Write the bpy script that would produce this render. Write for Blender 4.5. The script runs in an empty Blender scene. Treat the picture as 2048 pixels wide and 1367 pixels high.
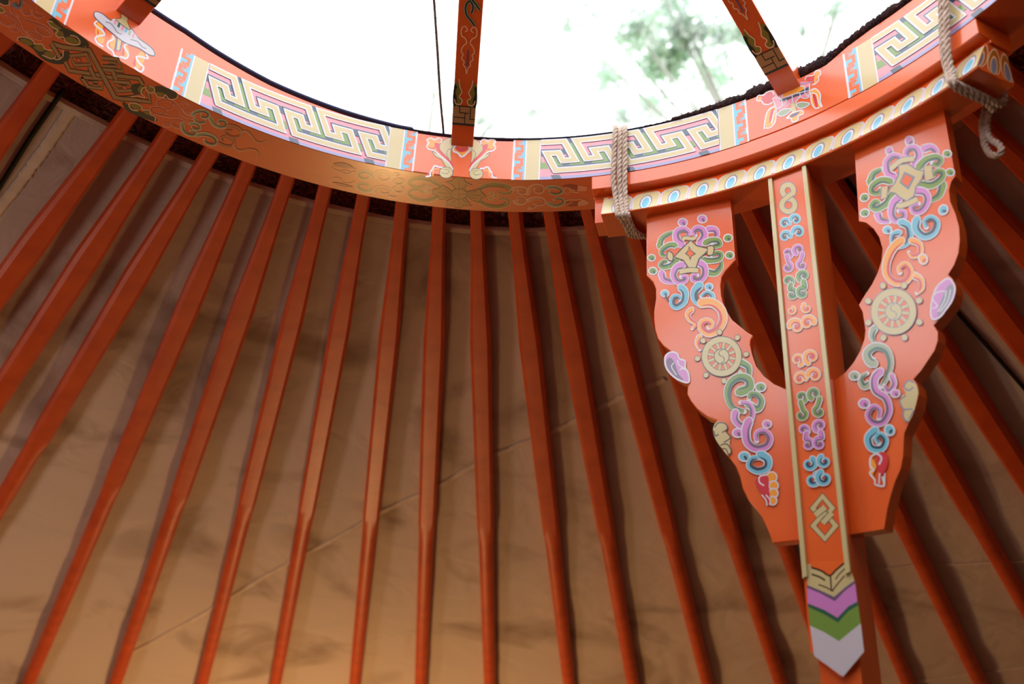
import bpy, math, random
from mathutils import Vector, Matrix
from mathutils.geometry import tessellate_polygon
from mathutils import noise as mnoise
random.seed(7)
R_ = math.radians
sin, cos = math.sin, math.cos
SC = bpy.context.scene
COL = SC.collection

# ------------------------------------------------------------------ camera
S = 0.75                 # inner radius of the crown ring, metres
RZ = 2.45                # height of the ring's underside
FPX, PITCH, ROLL = 1854.288, 0.45534996, 0.05602983
CX, CY, CH = -0.09431724, 0.823487, 1.3221703      # ring centre seen from the camera, in ring radii
TH = 0.1183473           # ring face height (ring radii)
RO = 1.1376756           # ring outer radius
SL = 0.35 / RO           # fall of the roof poles
CAM = Vector((-CX * S, -CY * S, RZ - CH * S))
fw = Vector((0, cos(PITCH), sin(PITCH)))
rt0 = Vector((1, 0, 0)); up0 = rt0.cross(fw)
rt = rt0 * cos(ROLL) + up0 * sin(ROLL)
up = -rt0 * sin(ROLL) + up0 * cos(ROLL)
cam = bpy.data.cameras.new('camera'); camo = bpy.data.objects.new('camera', cam); COL.objects.link(camo)
m = Matrix((rt, up, -fw)).transposed().to_4x4(); m.translation = CAM
camo.matrix_world = m
cam.sensor_width = 36; cam.lens = FPX / 2048 * 36
cam.clip_start = 0.02; cam.clip_end = 200
cam.dof.use_dof = True; cam.dof.focus_distance = 1.55; cam.dof.aperture_fstop = 2.8
SC.camera = camo

# ------------------------------------------------------------------ light
w = bpy.data.worlds.new('sky'); SC.world = w; w.use_nodes = True
w.node_tree.nodes['Background'].inputs[0].default_value = (0.93, 0.97, 1.0, 1)
w.node_tree.nodes['Background'].inputs[1].default_value = 3.4

def lamp(name, loc, power, color, size=0.1):
    l = bpy.data.lights.new(name, 'POINT'); l.energy = power; l.color = color; l.shadow_soft_size = size
    o = bpy.data.objects.new(name, l); o.location = loc; COL.objects.link(o); return o
lamp('warm_lamp', (-.55, 3.0, .50), 38, (1, .66, .28), .10)
lamp('room_lamp', (-2.35, .7, .9), 34, (1, .86, .76), .2)
lamp('fill_light', (-1.0, -2.2, 1.1), 9, (1, .86, .78), .35)  # added fill to lift the poles and lining; no door is modelled

SC.view_settings.view_transform = 'Standard'; SC.view_settings.look = 'None'
SC.view_settings.gamma = 1; SC.view_settings.use_curve_mapping = False
SC.view_settings.exposure = 0.0

# ------------------------------------------------------------------ helpers
def lin(r, g, b):
    f = lambda c: (c / 255 / 12.92) if c <= 10 else ((c / 255 + .055) / 1.055) ** 2.4
    return (f(r), f(g), f(b), 1)

def mat(name, rgb, rough=.4, coat=0.0, noise=None, bump=0, var=.15, scale=6, spec=.5, detail=6):
    M = bpy.data.materials.new(name); M.use_nodes = True
    nt = M.node_tree; b = nt.nodes['Principled BSDF']
    b.inputs['Base Color'].default_value = lin(*rgb)
    b.inputs['Roughness'].default_value = rough
    b.inputs['Coat Weight'].default_value = coat
    b.inputs['Coat IOR'].default_value = 1.72
    b.inputs['Coat Roughness'].default_value = .16
    b.inputs['Specular IOR Level'].default_value = spec
    tc = nt.nodes.new('ShaderNodeTexCoord')
    n = nt.nodes.new('ShaderNodeTexNoise'); n.inputs['Scale'].default_value = scale; n.inputs['Detail'].default_value = detail
    nt.links.new(tc.outputs['Object'], n.inputs['Vector'])
    if noise:
        mp = nt.nodes.new('ShaderNodeMapRange'); mp.inputs[1].default_value = .35; mp.inputs[2].default_value = .65
        nt.links.new(n.outputs['Fac'], mp.inputs[0])
        mx = nt.nodes.new('ShaderNodeMix'); mx.data_type = 'RGBA'
        mx.inputs[6].default_value = lin(*rgb); mx.inputs[7].default_value = lin(*noise)
        nt.links.new(mp.outputs[0], mx.inputs[0]); nt.links.new(mx.outputs[2], b.inputs['Base Color'])
    if bump:
        bp = nt.nodes.new('ShaderNodeBump'); bp.inputs['Strength'].default_value = bump; bp.inputs['Distance'].default_value = .004
        nt.links.new(n.outputs['Fac'], bp.inputs['Height']); nt.links.new(bp.outputs[0], b.inputs['Normal'])
    return M

ORANGE = mat('orange_gloss_paint', (231, 99, 28), .45, .9, noise=(222, 90, 24), bump=.12, scale=9, spec=.25)
POLE = mat('orange_pole_paint', (210, 78, 15), .44, .0, noise=(192, 64, 12), bump=.25, scale=14, spec=.4)
C = {}
for k, v in dict(w=(212, 214, 222), v=(204, 128, 200), V=(104, 82, 118), g=(112, 150, 62), G=(30, 92, 74),
                 b=(104, 186, 212), B=(34, 62, 84), o=(240, 160, 52), O=(206, 48, 62), c=(200, 186, 134),
                 k=(54, 58, 60), y=(182, 112, 34), K=(52, 26, 12), l=(134, 116, 36), L=(58, 52, 16),
                 t=(196, 120, 74), T=(231, 99, 28), n=(56, 76, 104), p=(224, 142, 160), e=(150, 150, 196),
                 s=(150, 164, 134), D=(34, 46, 34), r=(160, 44, 22), R=(226, 104, 72), a=(172, 128, 80),
                 m=(130, 132, 150), q=(250, 200, 156), W=(200, 196, 206), f=(244, 160, 126)).items():
    C[k] = mat('paint_' + k, v, .45, .8, spec=.25)

def mesh_obj(name, verts, faces, mats, midx=None, parent=None, smooth=False):
    me = bpy.data.meshes.new(name); me.from_pydata([tuple(v) for v in verts], [], faces)
    for mm in (mats if isinstance(mats, (list, tuple)) else [mats]): me.materials.append(mm)
    if midx: me.polygons.foreach_set('material_index', midx)
    if smooth: me.polygons.foreach_set('use_smooth', [True] * len(me.polygons))
    me.update()
    o = bpy.data.objects.new(name, me); COL.objects.link(o)
    if parent: o.parent = parent
    return o

def tag(o, label=None, cat=None, group=None, kind=None):
    if label: o['label'] = label
    if cat: o['category'] = cat
    if group: o['group'] = group
    if kind: o['kind'] = kind
    return o

def empty(name, loc=(0, 0, 0)):
    o = bpy.data.objects.new(name, None); o.location = loc; o.empty_display_size = .1; COL.objects.link(o); return o

def W3(v):                       # ring units -> metres
    return Vector((v[0] * S, v[1] * S, RZ + v[2] * S))
def pol(az, r, z):               # azimuth in degrees from +Y towards +X
    a = R_(az); return W3((r * sin(a), r * cos(a), z))
def nrm(az): return Vector((sin(R_(az)), cos(R_(az)), 0))

def ray(x, y): return fw * FPX + rt * (x - 1024) + up * (683.5 - y)
RC = Vector((CX, CY, CH))        # ring centre relative to the viewpoint, ring units
def hit_z(x, y, z):
    d = ray(x, y); return d * ((CH + z) / d.z) - RC
def hit_cyl(x, y, r=1.0):
    d = ray(x, y); a = d.x ** 2 + d.y ** 2; b = -2 * (d.x * RC.x + d.y * RC.y); c = RC.x ** 2 + RC.y ** 2 - r * r
    k = (-b + math.sqrt(b * b - 4 * a * c)) / (2 * a); return d * k - RC
def hit_cone(x, y, off=0.0):
    d = ray(x, y).normalized()
    g = lambda k: k * d.z - (CH + off - SL * (math.hypot(k * d.x - CX, k * d.y - CY) - RO))
    k = .6
    while g(k) < 0 and k < 20: k += .01
    lo, hi = k - .01, k
    for _ in range(20):
        mi = (lo + hi) / 2
        if g(mi) < 0: lo = mi
        else: hi = mi
    return d * hi - RC
def az_of(v): return math.degrees(math.atan2(v[0], v[1]))
def rad_of(v): return math.hypot(v[0], v[1])

class Surf:                      # a painted surface: drawing point -> (position in metres, normal)
    lim = 0; px = False
class Plane(Surf):
    def __init__(s, o, az): s.o = Vector(o); s.N = nrm(az)
    def __call__(s, x, y):
        d = ray(x, y); k = (s.o + RC).dot(s.N) / d.dot(s.N)
        return W3(d * k - RC), -s.N
class FlatZ(Surf):
    def __init__(s, z): s.z = z
    def __call__(s, x, y): return W3(hit_z(x, y, s.z)), Vector((0, 0, -1))
class Cyl(Surf):
    lim = 6; px = True
    def __init__(s, r=1.0): s.r = r
    def __call__(s, x, y):
        p = hit_cyl(x, y, s.r); return W3(p), -Vector((p.x, p.y, 0)).normalized()
class Para(Surf):
    lim = .45
    #                # x = azimuth, y = v (0 top .. 1 bottom) on a band between two circles
    def __init__(s, r0, z0, r1, z1): s.a = (r0, z0, r1, z1)
    def __call__(s, x, y):
        r0, z0, r1, z1 = s.a; r = r0 + (r1 - r0) * y; z = z0 + (z1 - z0) * y
        n = Vector((z1 - z0, r0 - r1)).normalized()      # (radial, vertical), facing the room
        d = nrm(x); return pol(x, r, z), Vector((d.x * n.x, d.y * n.x, n.y))

def cr(pts, seg=5, closed=False):
    n = len(pts); out = []
    if n < 3: return [Vector(p) for p in pts]
    P = [Vector(p) for p in pts]
    rng = range(n if closed else n - 1)
    for i in rng:
        if closed: a, b, c, d = P[i - 1], P[i], P[(i + 1) % n], P[(i + 2) % n]
        else: a, b, c, d = P[max(i - 1, 0)], P[i], P[i + 1], P[min(i + 2, n - 1)]
        for j in range(seg):
            t = j / seg
            out.append(.5 * ((2 * b) + (c - a) * t + (2 * a - 5 * b + 4 * c - d) * t * t + (3 * b - a - 3 * c + d) * t ** 3))
    if not closed: out.append(P[-1])
    return out

class Paint:
    """painted decoration: thin coats of paint laid one over the other on a surface"""
    STEP = .000008; fat = 1.0
    def __init__(s, surf, tf=None):
        s.surf = surf; s.V = []; s.F = []; s.M = []; s.cols = []; s.k = 1; s.frame(*(tf or (0, 0, 1)))
    def frame(s, x0, y0, sc): s.x0, s.y0, s.sc = x0, y0, sc; return s
    def mi(s, c):
        if c not in s.cols: s.cols.append(c)
        return s.cols.index(c)
    def vert(s, p):
        P, n = s.surf(s.x0 + p[0] / s.sc, s.y0 + p[1] / s.sc)
        s.V.append(P + n * (.00012 + s.STEP * s.k)); return len(s.V) - 1
    def fill(s, pts, c, smooth=True, seg=4, edge=None, ew=0, ec='w'):
        P = cr(pts, seg, True) if smooth else [Vector(p) for p in pts]
        idx = [s.vert(p) for p in P]
        T = [[idx[i] for i in t] for t in tessellate_polygon([[Vector((p[0], p[1], 0)) for p in P]])]
        lim = s.surf.lim * (s.sc if s.surf.px else 1)
        if lim:                       # follow the curve of the surface: split long edges
            Q = {i: (q[0], q[1]) for i, q in zip(idx, P)}; mids = {}
            while T:
                nT = []
                for t in T:
                    e = [abs(Q[t[k]][0] - Q[t[(k + 1) % 3]][0]) for k in range(3)]; k = e.index(max(e))
                    if e[k] <= lim: s.F.append(t); s.M.append(s.mi(c)); continue
                    a, b, d = t[k], t[(k + 1) % 3], t[(k + 2) % 3]; key = (min(a, b), max(a, b))
                    if key not in mids:
                        q = ((Q[a][0] + Q[b][0]) / 2, (Q[a][1] + Q[b][1]) / 2); mids[key] = s.vert(q); Q[mids[key]] = q
                    m_ = mids[key]; nT += [[a, m_, d], [m_, b, d]]
                T = nT
        else:
            for t in T: s.F.append(t); s.M.append(s.mi(c))
        s.k += 1
        if ew: s.ribbon(P, ew, ec, closed=True)
    def ribbon(s, P, wd, c, closed=False, taper=False, off=0.0, t0=0, t1=1):
        n = len(P)
        if t0 > 0 or t1 < 1:
            a = int(t0 * (n - 1)); b = max(a + 2, int(t1 * (n - 1)) + 1); P = P[a:b]; n = len(P)
        if n < 2: return
        L = []; Rr = []
        for i in range(n):
            if closed: d = P[(i + 1) % n] - P[i - 1]
            else: d = P[min(i + 1, n - 1)] - P[max(i - 1, 0)]
            if d.length < 1e-6: d = Vector((1, 0))
            d = Vector((d.x, d.y)).normalized(); nn = Vector((-d.y, d.x))
            t = i / max(1, n - 1)
            h = wd / 2
            if taper == 'both': h *= max(.08, math.sin(math.pi * min(1, max(0, t))) ** .6)
            elif taper: h *= (1 - .55 * t)
            q = Vector((P[i][0], P[i][1])) + nn * off * (1 - .4 * t if taper else 1)
            L.append(s.vert(q + nn * h)); Rr.append(s.vert(q - nn * h))
        m_ = s.mi(c)
        for i in range(n if closed else n - 1):
            j = (i + 1) % n
            s.F.append([L[i], Rr[i], Rr[j], L[j]]); s.M.append(m_)
        s.k += 1
    def dot(s, x, y, rx, ry=None, c='w', ang=0, n=14):
        ry = ry or rx; ca, sa = cos(R_(ang)), sin(R_(ang))
        s.fill([(x + rx * cos(t) * ca - ry * sin(t) * sa, y + rx * cos(t) * sa + ry * sin(t) * ca) for t in [2 * math.pi * i / n for i in range(n)]], c, smooth=False)
    def line(s, pts, wd, c, smooth=True, closed=False, taper=False, seg=5):
        P = cr(pts, seg, closed) if smooth else [Vector(p) for p in pts]
        s.ribbon(P, wd, c, closed=closed, taper=taper)
    def scroll(s, pts, wd, base, dark=None, o=None, oc='w', taper=True, seg=5):
        """a curling stroke: outline, body and a darker shade on the inner side of the curl"""
        P = cr(pts, seg); o = wd * .28 if o is None else o
        wd = wd * s.fat
        turn = 0
        for i in range(1, len(P) - 1):
            a = P[i] - P[i - 1]; b = P[i + 1] - P[i]; turn += a.x * b.y - a.y * b.x
        sg = 1 if turn > 0 else -1
        P0 = P
        r = (wd / 2 + o)
        s.dot(P[0].x, P[0].y, r * .8, c=oc); s.dot(P[-1].x, P[-1].y, r * (.5 if taper else .8), c=oc)
        s.ribbon(P, wd + 2 * o, oc, taper=taper); s.ribbon(P, wd, base, taper=taper)
        s.dot(P[0].x, P[0].y, wd * .4, c=base)
        if dark: s.ribbon(P, wd * .40, dark, taper='both', off=sg * wd * .30)
    def bud(s, x, y, r, base, dark, oc='w', o=None, ang=0):
        s.dot(x, y, r * 1.12, r * .98, oc, ang, n=18); s.dot(x, y, r * .84, r * .70, base, ang, n=16)
        s.dot(x + r * .22, y + r * .24, r * .46, r * .26, dark, ang + 60, n=10)
    def comma(s, x, y, r, a0, ch, base, dark, oc='w', turns=1.15, tail=None, wd=None):
        pts = []
        if tail: pts.append((x + tail[0], y + tail[1]))
        for i in range(9):
            t = i / 8; rr = r * (1 - .62 * t); a = R_(a0 + ch * 360 * turns * t)
            pts.append((x + rr * cos(a), y + rr * sin(a)))
        s.scroll(pts, wd or r * .74, base, dark, o=r * .17, oc=oc, seg=3)
    def build(s, name, parent=None):
        return mesh_obj(name, s.V, s.F, [C[c] for c in s.cols], s.M, parent)

def sweep(prof, azs, mt, name, parent=None, closed=False, caps=True, smooth=False):
    """prof: list of (r, z) or a function az -> list; extruded along the azimuths"""
    V = []; F = []; n = None
    for a in azs:
        p = prof(a) if callable(prof) else prof
        n = len(p); V += [pol(a, r, z) for r, z in p]
    m_ = len(azs)
    for i in range(m_ if closed else m_ - 1):
        j = (i + 1) % m_
        for k in range(n):
            F.append([i * n + k, i * n + (k + 1) % n, j * n + (k + 1) % n, j * n + k])
    if caps and not closed:
        F.append(list(range(n))); F.append([(m_ - 1) * n + k for k in reversed(range(n))])
    o = mesh_obj(name, V, F, mt, parent=parent, smooth=smooth); fixn(o); return o

def fixn(o):
    import bmesh
    b = bmesh.new(); b.from_mesh(o.data); bmesh.ops.recalc_face_normals(b, faces=b.faces); b.to_mesh(o.data); b.free()

def bevel(o, wd=.002, seg=2, ang=40):
    md = o.modifiers.new('bevel', 'BEVEL'); md.width = wd; md.segments = seg; md.limit_method = 'ANGLE'; md.angle_limit = R_(ang)

def prism(name, front, depth, mt, parent=None):
    """front: outline points (metres, world), depth vector"""
    n = len(front); V = list(front) + [p + depth for p in front]
    nv = depth.normalized(); ax = Vector((-nv.y, nv.x, 0)).normalized() if abs(nv.z) < .9 else Vector((1, 0, 0))
    ay = nv.cross(ax)
    flat = [Vector((p.dot(ax), p.dot(ay), 0)) for p in front]
    F = []
    for t in tessellate_polygon([flat]):
        F.append(list(t)); F.append([i + n for i in reversed(t)])
    for i in range(n): F.append([i, (i + 1) % n, (i + 1) % n + n, i + n])
    o = mesh_obj(name, V, F, mt, parent=parent); fixn(o); return o

def tube(name, pts, r, mt, parent=None, sides=8, closed=False):
    V, F = tube_geo(pts, r, sides, closed); return mesh_obj(name, V, F, mt, parent=parent, smooth=True)
def tube_geo(pts, r, sides=8, closed=False, base=0):
    P = [Vector(p) for p in pts]; n = len(P); V = []; F = []; ref = Vector((0, 0, 1))
    prev = None
    for i in range(n):
        d = (P[min(i + 1, n - 1)] - P[max(i - 1, 0)]).normalized()
        if prev is None: a = d.orthogonal().normalized()
        else: a = (prev - d * prev.dot(d)).normalized()
        prev = a; b = d.cross(a); rr = r[i] if isinstance(r, list) else r
        for k in range(sides):
            t = 2 * math.pi * k / sides; V.append(P[i] + (a * cos(t) + b * sin(t)) * rr)
    for i in range(n - 1):
        for k in range(sides):
            F.append([base + i * sides + k, base + i * sides + (k + 1) % sides, base + (i + 1) * sides + (k + 1) % sides, base + (i + 1) * sides + k])
    F.append([base + k for k in reversed(range(sides))]); F.append([base + (n - 1) * sides + k for k in range(sides)])
    return V, F

def rope(name, pts, r, mt, parent=None, pitch=.022, strands=3, seg=10):
    """laid rope: strands twisted round a smooth path"""
    Q = [Vector(p) for p in pts]; P = []
    n = len(Q)
    for i in range(n - 1):
        a, b, c, d = Q[max(i - 1, 0)], Q[i], Q[i + 1], Q[min(i + 2, n - 1)]
        k = max(2, int((c - b).length / .0022))
        for j in range(k):
            t = j / k
            P.append(.5 * ((2 * b) + (c - a) * t + (2 * a - 5 * b + 4 * c - d) * t * t + (3 * b - a - 3 * c + d) * t ** 3))
    P.append(Q[-1]); V = []; F = []
    lens = [0]
    for i in range(1, len(P)): lens.append(lens[-1] + (P[i] - P[i - 1]).length)
    fr = []; prev = None
    for i in range(len(P)):
        d = (P[min(i + 1, len(P) - 1)] - P[max(i - 1, 0)]).normalized()
        a = d.orthogonal().normalized() if prev is None else (prev - d * prev.dot(d)).normalized()
        prev = a; fr.append((a, d.cross(a)))
    for sgi in range(strands):
        path = []
        for i, p in enumerate(P):
            t = 2 * math.pi * (lens[i] / pitch + sgi / strands)
            path.append(p + (fr[i][0] * cos(t) + fr[i][1] * sin(t)) * r * .52)
        v, f = tube_geo(path, r * .56, 6, base=len(V)); V += v; F += f
    return mesh_obj(name, V, F, mt, parent=parent, smooth=True)

def dlt(a):                      # raised upper rim of the ring above the painted band
    T = [(-180, .02), (-60, .055), (-42, .045), (-38, .035), (-30, .018), (-20, .007), (-12, 0), (47, 0), (50, .018), (53, .026), (60, .03), (180, .02)]
    for (a0, d0), (a1, d1) in zip(T, T[1:]):
        if a0 <= a <= a1: return d0 + (d1 - d0) * (a - a0) / (a1 - a0)
    return .02
def wrap(a): return (a + 180) % 360 - 180

# ------------------------------------------------------------------ setting: floor, wall, roof lining
floorm = mat('floor_wood', (88, 70, 60), .6, 0, noise=(72, 56, 48), bump=.3, scale=4)
wallm = mat('wall_canvas', (196, 170, 140), .8, 0, noise=(180, 150, 122), bump=.4, scale=3)
RW = 4.62
n = 96
V = [Vector((0, 0, 0))] + [Vector((RW * S * sin(2 * math.pi * i / n), RW * S * cos(2 * math.pi * i / n), 0)) for i in range(n)]
V += [v - Vector((0, 0, .1)) for v in V]
F = []
for i in range(n):
    a, b = 1 + i, 1 + (i + 1) % n
    F += [[0, b, a], [n + 1, n + 1 + a, n + 1 + b], [a, b, b + n + 1, a + n + 1]]
tag(mesh_obj('floor', V, F, floorm), kind='structure')
wz = (.07 - SL * (RW - RO))
sweep([(RW, -RZ / S), (RW, wz), (RW + .06, wz), (RW + .06, -RZ / S)], [i * 3.75 - 180 for i in range(96)], wallm, 'wall_round', closed=True, smooth=False)['kind'] = 'structure'

# canvas lining: cone, gathered and wrinkled, open at the crown
lin_m = bpy.data.materials.new('lining_cloth'); lin_m.use_nodes = True
nt = lin_m.node_tree; b = nt.nodes['Principled BSDF']; b.inputs['Roughness'].default_value = .85
b.inputs['Specular IOR Level'].default_value = .15
tc = nt.nodes.new('ShaderNodeTexCoord')
n1 = nt.nodes.new('ShaderNodeTexNoise'); n1.inputs['Scale'].default_value = 2.1; n1.inputs['Detail'].default_value = 5; n1.inputs['Distortion'].default_value = 1.2
n2 = nt.nodes.new('ShaderNodeTexNoise'); n2.inputs['Scale'].default_value = 420; n2.inputs['Detail'].default_value = 2
rmp = nt.nodes.new('ShaderNodeValToRGB')
rmp.color_ramp.elements[0].position = .30; rmp.color_ramp.elements[0].color = lin(160, 132, 112)
rmp.color_ramp.elements[1].position = .47; rmp.color_ramp.elements[1].color = lin(208, 182, 164)
bp = nt.nodes.new('ShaderNodeBump'); bp.inputs['Strength'].default_value = .25; bp.inputs['Distance'].default_value = .001
n3 = nt.nodes.new('ShaderNodeTexNoise'); n3.inputs['Scale'].default_value = 7; n3.inputs['Detail'].default_value = 4; n3.inputs['Distortion'].default_value = .8
bp2 = nt.nodes.new('ShaderNodeBump'); bp2.inputs['Strength'].default_value = .5; bp2.inputs['Distance'].default_value = .02
for t in (n1, n2, n3): nt.links.new(tc.outputs['Object'], t.inputs['Vector'])
nt.links.new(n1.outputs['Fac'], rmp.inputs[0]); nt.links.new(rmp.outputs[0], b.inputs['Base Color'])
nt.links.new(n2.outputs['Fac'], bp.inputs['Height']); nt.links.new(n3.outputs['Fac'], bp2.inputs['Height'])
nt.links.new(bp2.outputs[0], bp.inputs['Normal']); nt.links.new(bp.outputs[0], b.inputs['Normal'])

LOFF = .06
TIPS = []                       # filled below; lining needs only the mean spacing
def lining_z(a, r):
    base = LOFF - SL * (r - RO)
    sag = .010 * abs(sin(R_(a + 1.15) * 180 / 4.85)) * min(1, (r - 1.25) * 1.5)
    wr = mnoise.noise(Vector((r * 2.2 * cos(R_(a)), r * 2.2 * sin(R_(a)), 3.3))) * .012 + mnoise.noise(Vector((r * 5.5, a * .10, 1.1))) * .006
    return base - sag * 0.3 + wr * min(1, (r - 1.25) * 1.2)
na, nr = 480, 64
V = []; F = []
for j in range(nr):
    r = 1.25 + (RW + .03 - 1.25) * (j / (nr - 1)) ** 1.15
    for i in range(na):
        a = i * 360 / na - 180
        V.append(pol(a, r + (.004 * mnoise.noise(Vector((a * .3, 5, 1))) if j == 0 else 0), lining_z(a, r)))
for j in range(nr - 1):
    for i in range(na):
        k = (i + 1) % na; F.append([j * na + i, j * na + k, (j + 1) * na + k, (j + 1) * na + i])
ceiling = mesh_obj('ceiling', V, F, lin_m, smooth=True)
md = ceiling.modifiers.new('thick', 'SOLIDIFY'); md.thickness = .004; md.offset = 1
tag(ceiling, kind='structure')

def on_lining(x, y, off=0.0):
    p = hit_cone(x, y, LOFF); a, r = az_of(p), rad_of(p)
    return pol(a, r, lining_z(a, r) - off)
def strip_on_lining(name, pts, wd, mt, h=.0025, sub=14, parent=None, wav=0):
    """a folded cloth band stitched onto the lining; pts in azimuth / radius"""
    V = []; F = []; C_ = []
    for (a0, r0), (a1, r1) in zip(pts, pts[1:]):
        for k in range(sub):
            t = k / sub; C_.append((a0 + (a1 - a0) * t, r0 + (r1 - r0) * t))
    C_.append(pts[-1])
    P = [pol(a, r, lining_z(a, r)) for a, r in C_]
    for i, p in enumerate(P):
        d = (P[min(i + 1, len(P) - 1)] - P[max(i - 1, 0)]).normalized(); nn = Vector((sin(R_(C_[i][0])) * SL, cos(R_(C_[i][0])) * SL, 1)).normalized()
        sd = d.cross(nn).normalized(); ww = wd * (1 + wav * mnoise.noise(Vector((i * .7, 2, 2))))
        for u, v in ((-.5, 0), (-.32, 1), (.32, 1), (.5, 0)):
            V.append(p + sd * ww * u - nn * (h * v + .0012))
    m_ = len(P)
    for i in range(m_ - 1):
        for k in range(3): F.append([i * 4 + k, i * 4 + k + 1, i * 4 + k + 5, i * 4 + k + 4])
    return mesh_obj(name, V, F, mt, parent=parent, smooth=False)
seam_m = mat('seam_cloth', (224, 198, 176), .85, 0, noise=(206, 178, 154), bump=.2, scale=20, spec=.15)
def azr(x, y): p = hit_cone(x, y, LOFF); return (az_of(p), rad_of(p))
strip_on_lining('hem', [(a, 1.262) for a in range(-180, 181, 4)], .016, seam_m, sub=2, parent=ceiling)
strip_on_lining('seam', [azr(*p) for p in [(250, 1312), (450, 1195), (620, 1097), (765, 1018), (880, 965), (985, 905), (1140, 845), (1240, 795), (1330, 755)]], .018, seam_m, parent=ceiling, wav=.3)
strip_on_lining('seam', [azr(*p) for p in [(1760, 1140), (1830, 1133), (1935, 1126), (2060, 1115)]], .010, seam_m, parent=ceiling, wav=.3)
strip_on_lining('seam', [azr(*p) for p in [(1830, 1358), (1960, 1345), (2048, 1333), (2100, 1328)]], .012, seam_m, parent=ceiling, wav=.3)
strip_on_lining('folded_edge', [azr(*p) for p in [(146, 214), (95, 290), (40, 365), (-20, 440), (-120, 570)]], .020, seam_m, parent=ceiling, wav=.3)
black = mat('black_cord', (14, 11, 14), .8)
tube('gap_cord', [on_lining(x, y, .004) for x, y in [(128, 176), (118, 190), (62, 272), (0, 372), (-60, 465), (-160, 620)]], .0042, black, ceiling)
tube('gap_cord', [on_lining(x, y, .004) for x, y in [(1693, 357), (1706, 375), (1800, 480), (1920, 628), (2048, 772), (2180, 930)]], .0042, black, ceiling)

# dark felt between ring and lining
felt = bpy.data.materials.new('dark_felt'); felt.use_nodes = True; nt = felt.node_tree; b = nt.nodes['Principled BSDF']
b.inputs['Roughness'].default_value = .95; b.inputs['Specular IOR Level'].default_value = .1
tc = nt.nodes.new('ShaderNodeTexCoord'); n1 = nt.nodes.new('ShaderNodeTexNoise'); n1.inputs['Scale'].default_value = 55; n1.inputs['Detail'].default_value = 8; n1.inputs['Distortion'].default_value = 3
r1 = nt.nodes.new('ShaderNodeValToRGB'); r1.color_ramp.elements[0].position = .42; r1.color_ramp.elements[0].color = lin(98, 68, 64)
r1.color_ramp.elements[1].position = .7; r1.color_ramp.elements[1].color = lin(210, 150, 132)
nt.links.new(tc.outputs['Object'], n1.inputs['Vector']); nt.links.new(n1.outputs['Fac'], r1.inputs[0]); nt.links.new(r1.outputs[0], b.inputs['Base Color'])
bp = nt.nodes.new('ShaderNodeBump'); bp.inputs['Strength'].default_value = 1; bp.inputs['Distance'].default_value = .006
nt.links.new(n1.outputs['Fac'], bp.inputs['Height']); nt.links.new(bp.outputs[0], b.inputs['Normal'])
sweep([(1.145, .098), (1.4, .055 + LOFF - SL * (1.4 - RO)), (RW + .1, LOFF + .03 - SL * (RW + .1 - RO)), (RW + .1, LOFF + .06 - SL * (RW + .1 - RO)), (1.4, .09 + LOFF - SL * (1.4 - RO)), (1.2, .15), (1.145, .15)],
      [i * 3 - 180 for i in range(120)], felt, 'felt_roof_cover', closed=True)
fc = bpy.data.objects['felt_roof_cover']; tag(fc, 'dark brown felt roof layer showing between the crown ring and the pale lining', 'felt')
# loose fibres of the felt
V = []; F = []
for i in range(1500):
    a = random.uniform(-62, 62); r = random.uniform(1.15, 1.26); z = .097 - (r - 1.145) * .12
    p = pol(a, r, z); d = Vector((random.gauss(0, 1), random.gauss(0, 1), random.uniform(-.5, .1))).normalized() * random.uniform(.006, .02)
    q = p + d; s_ = d.orthogonal().normalized() * .00035; k = len(V); mid = (p + q) / 2 + Vector((random.gauss(0, .003), random.gauss(0, .003), -.001))
    V += [p - s_, p + s_, mid - s_, mid + s_, q]; F += [[k, k + 1, k + 3, k + 2], [k + 2, k + 3, k + 4]]
fib = mesh_obj('felt_fibre', V, F, mat('fibre', (150, 110, 96), .9), parent=fc); fib['kind'] = 'stuff'

# ------------------------------------------------------------------ roof poles
Z0 = Vector((0, 0, 0))
def pole_mesh(length, tipw=.0250, w_=.0455, kink=None, rad=.0185):
    """flat-sided pole, square towards the crown and round below; local X runs down the pole, -Z is the visible face"""
    V = []; F = []; secs = []
    N = 16
    def sec(x, wd, th, rnd):
        ring = []
        for k in range(N):
            t = 2 * math.pi * (k + .5) / N; cx_, cz_ = cos(t), sin(t)
            mx_ = max(abs(cx_), abs(cz_)); sq = Vector((cx_ / mx_, cz_ / mx_)); ci = Vector((cx_, cz_))
            q = sq * (1 - rnd) + ci * rnd
            ring.append((x, q.x * wd / 2, q.y * th / 2 + th / 2))
        return ring
    kx = kink
    for x, wd, th, rd in [(-.07, tipw, .026, .04), (.0, tipw, .028, .04), (.12, tipw + .003, .031, .05), (.38, w_, .035, .05), (kx - .2, w_, .035, .05), (kx - .02, w_, .035, .05),
                          (kx + .03, w_ - .002, .037, .4), (kx + .08, w_ - .003, .038, .9), (kx + .13, w_ - .003, .039, 1), (length, w_ - .002, .040, 1)]:
        secs.append(sec(x, wd, th, rd))
    for s_ in secs: V += s_
    for i in range(len(secs) - 1):
        for k in range(N): F.append([i * N + k, i * N + (k + 1) % N, (i + 1) * N + (k + 1) % N, (i + 1) * N + k])
    F.append(list(range(N))); F.append([(len(secs) - 1) * N + k for k in reversed(range(N))])
    me = bpy.data.meshes.new('roof_pole'); me.from_pydata(V, [], F); me.materials.append(POLE)
    me.polygons.foreach_set('use_smooth', [True] * len(me.polygons)); me.update()
    o = bpy.data.objects.new('tmp', me); fixn(o); bpy.data.objects.remove(o)
    me.set_sharp_from_angle(angle=R_(32))
    return me
import bmesh
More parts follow.
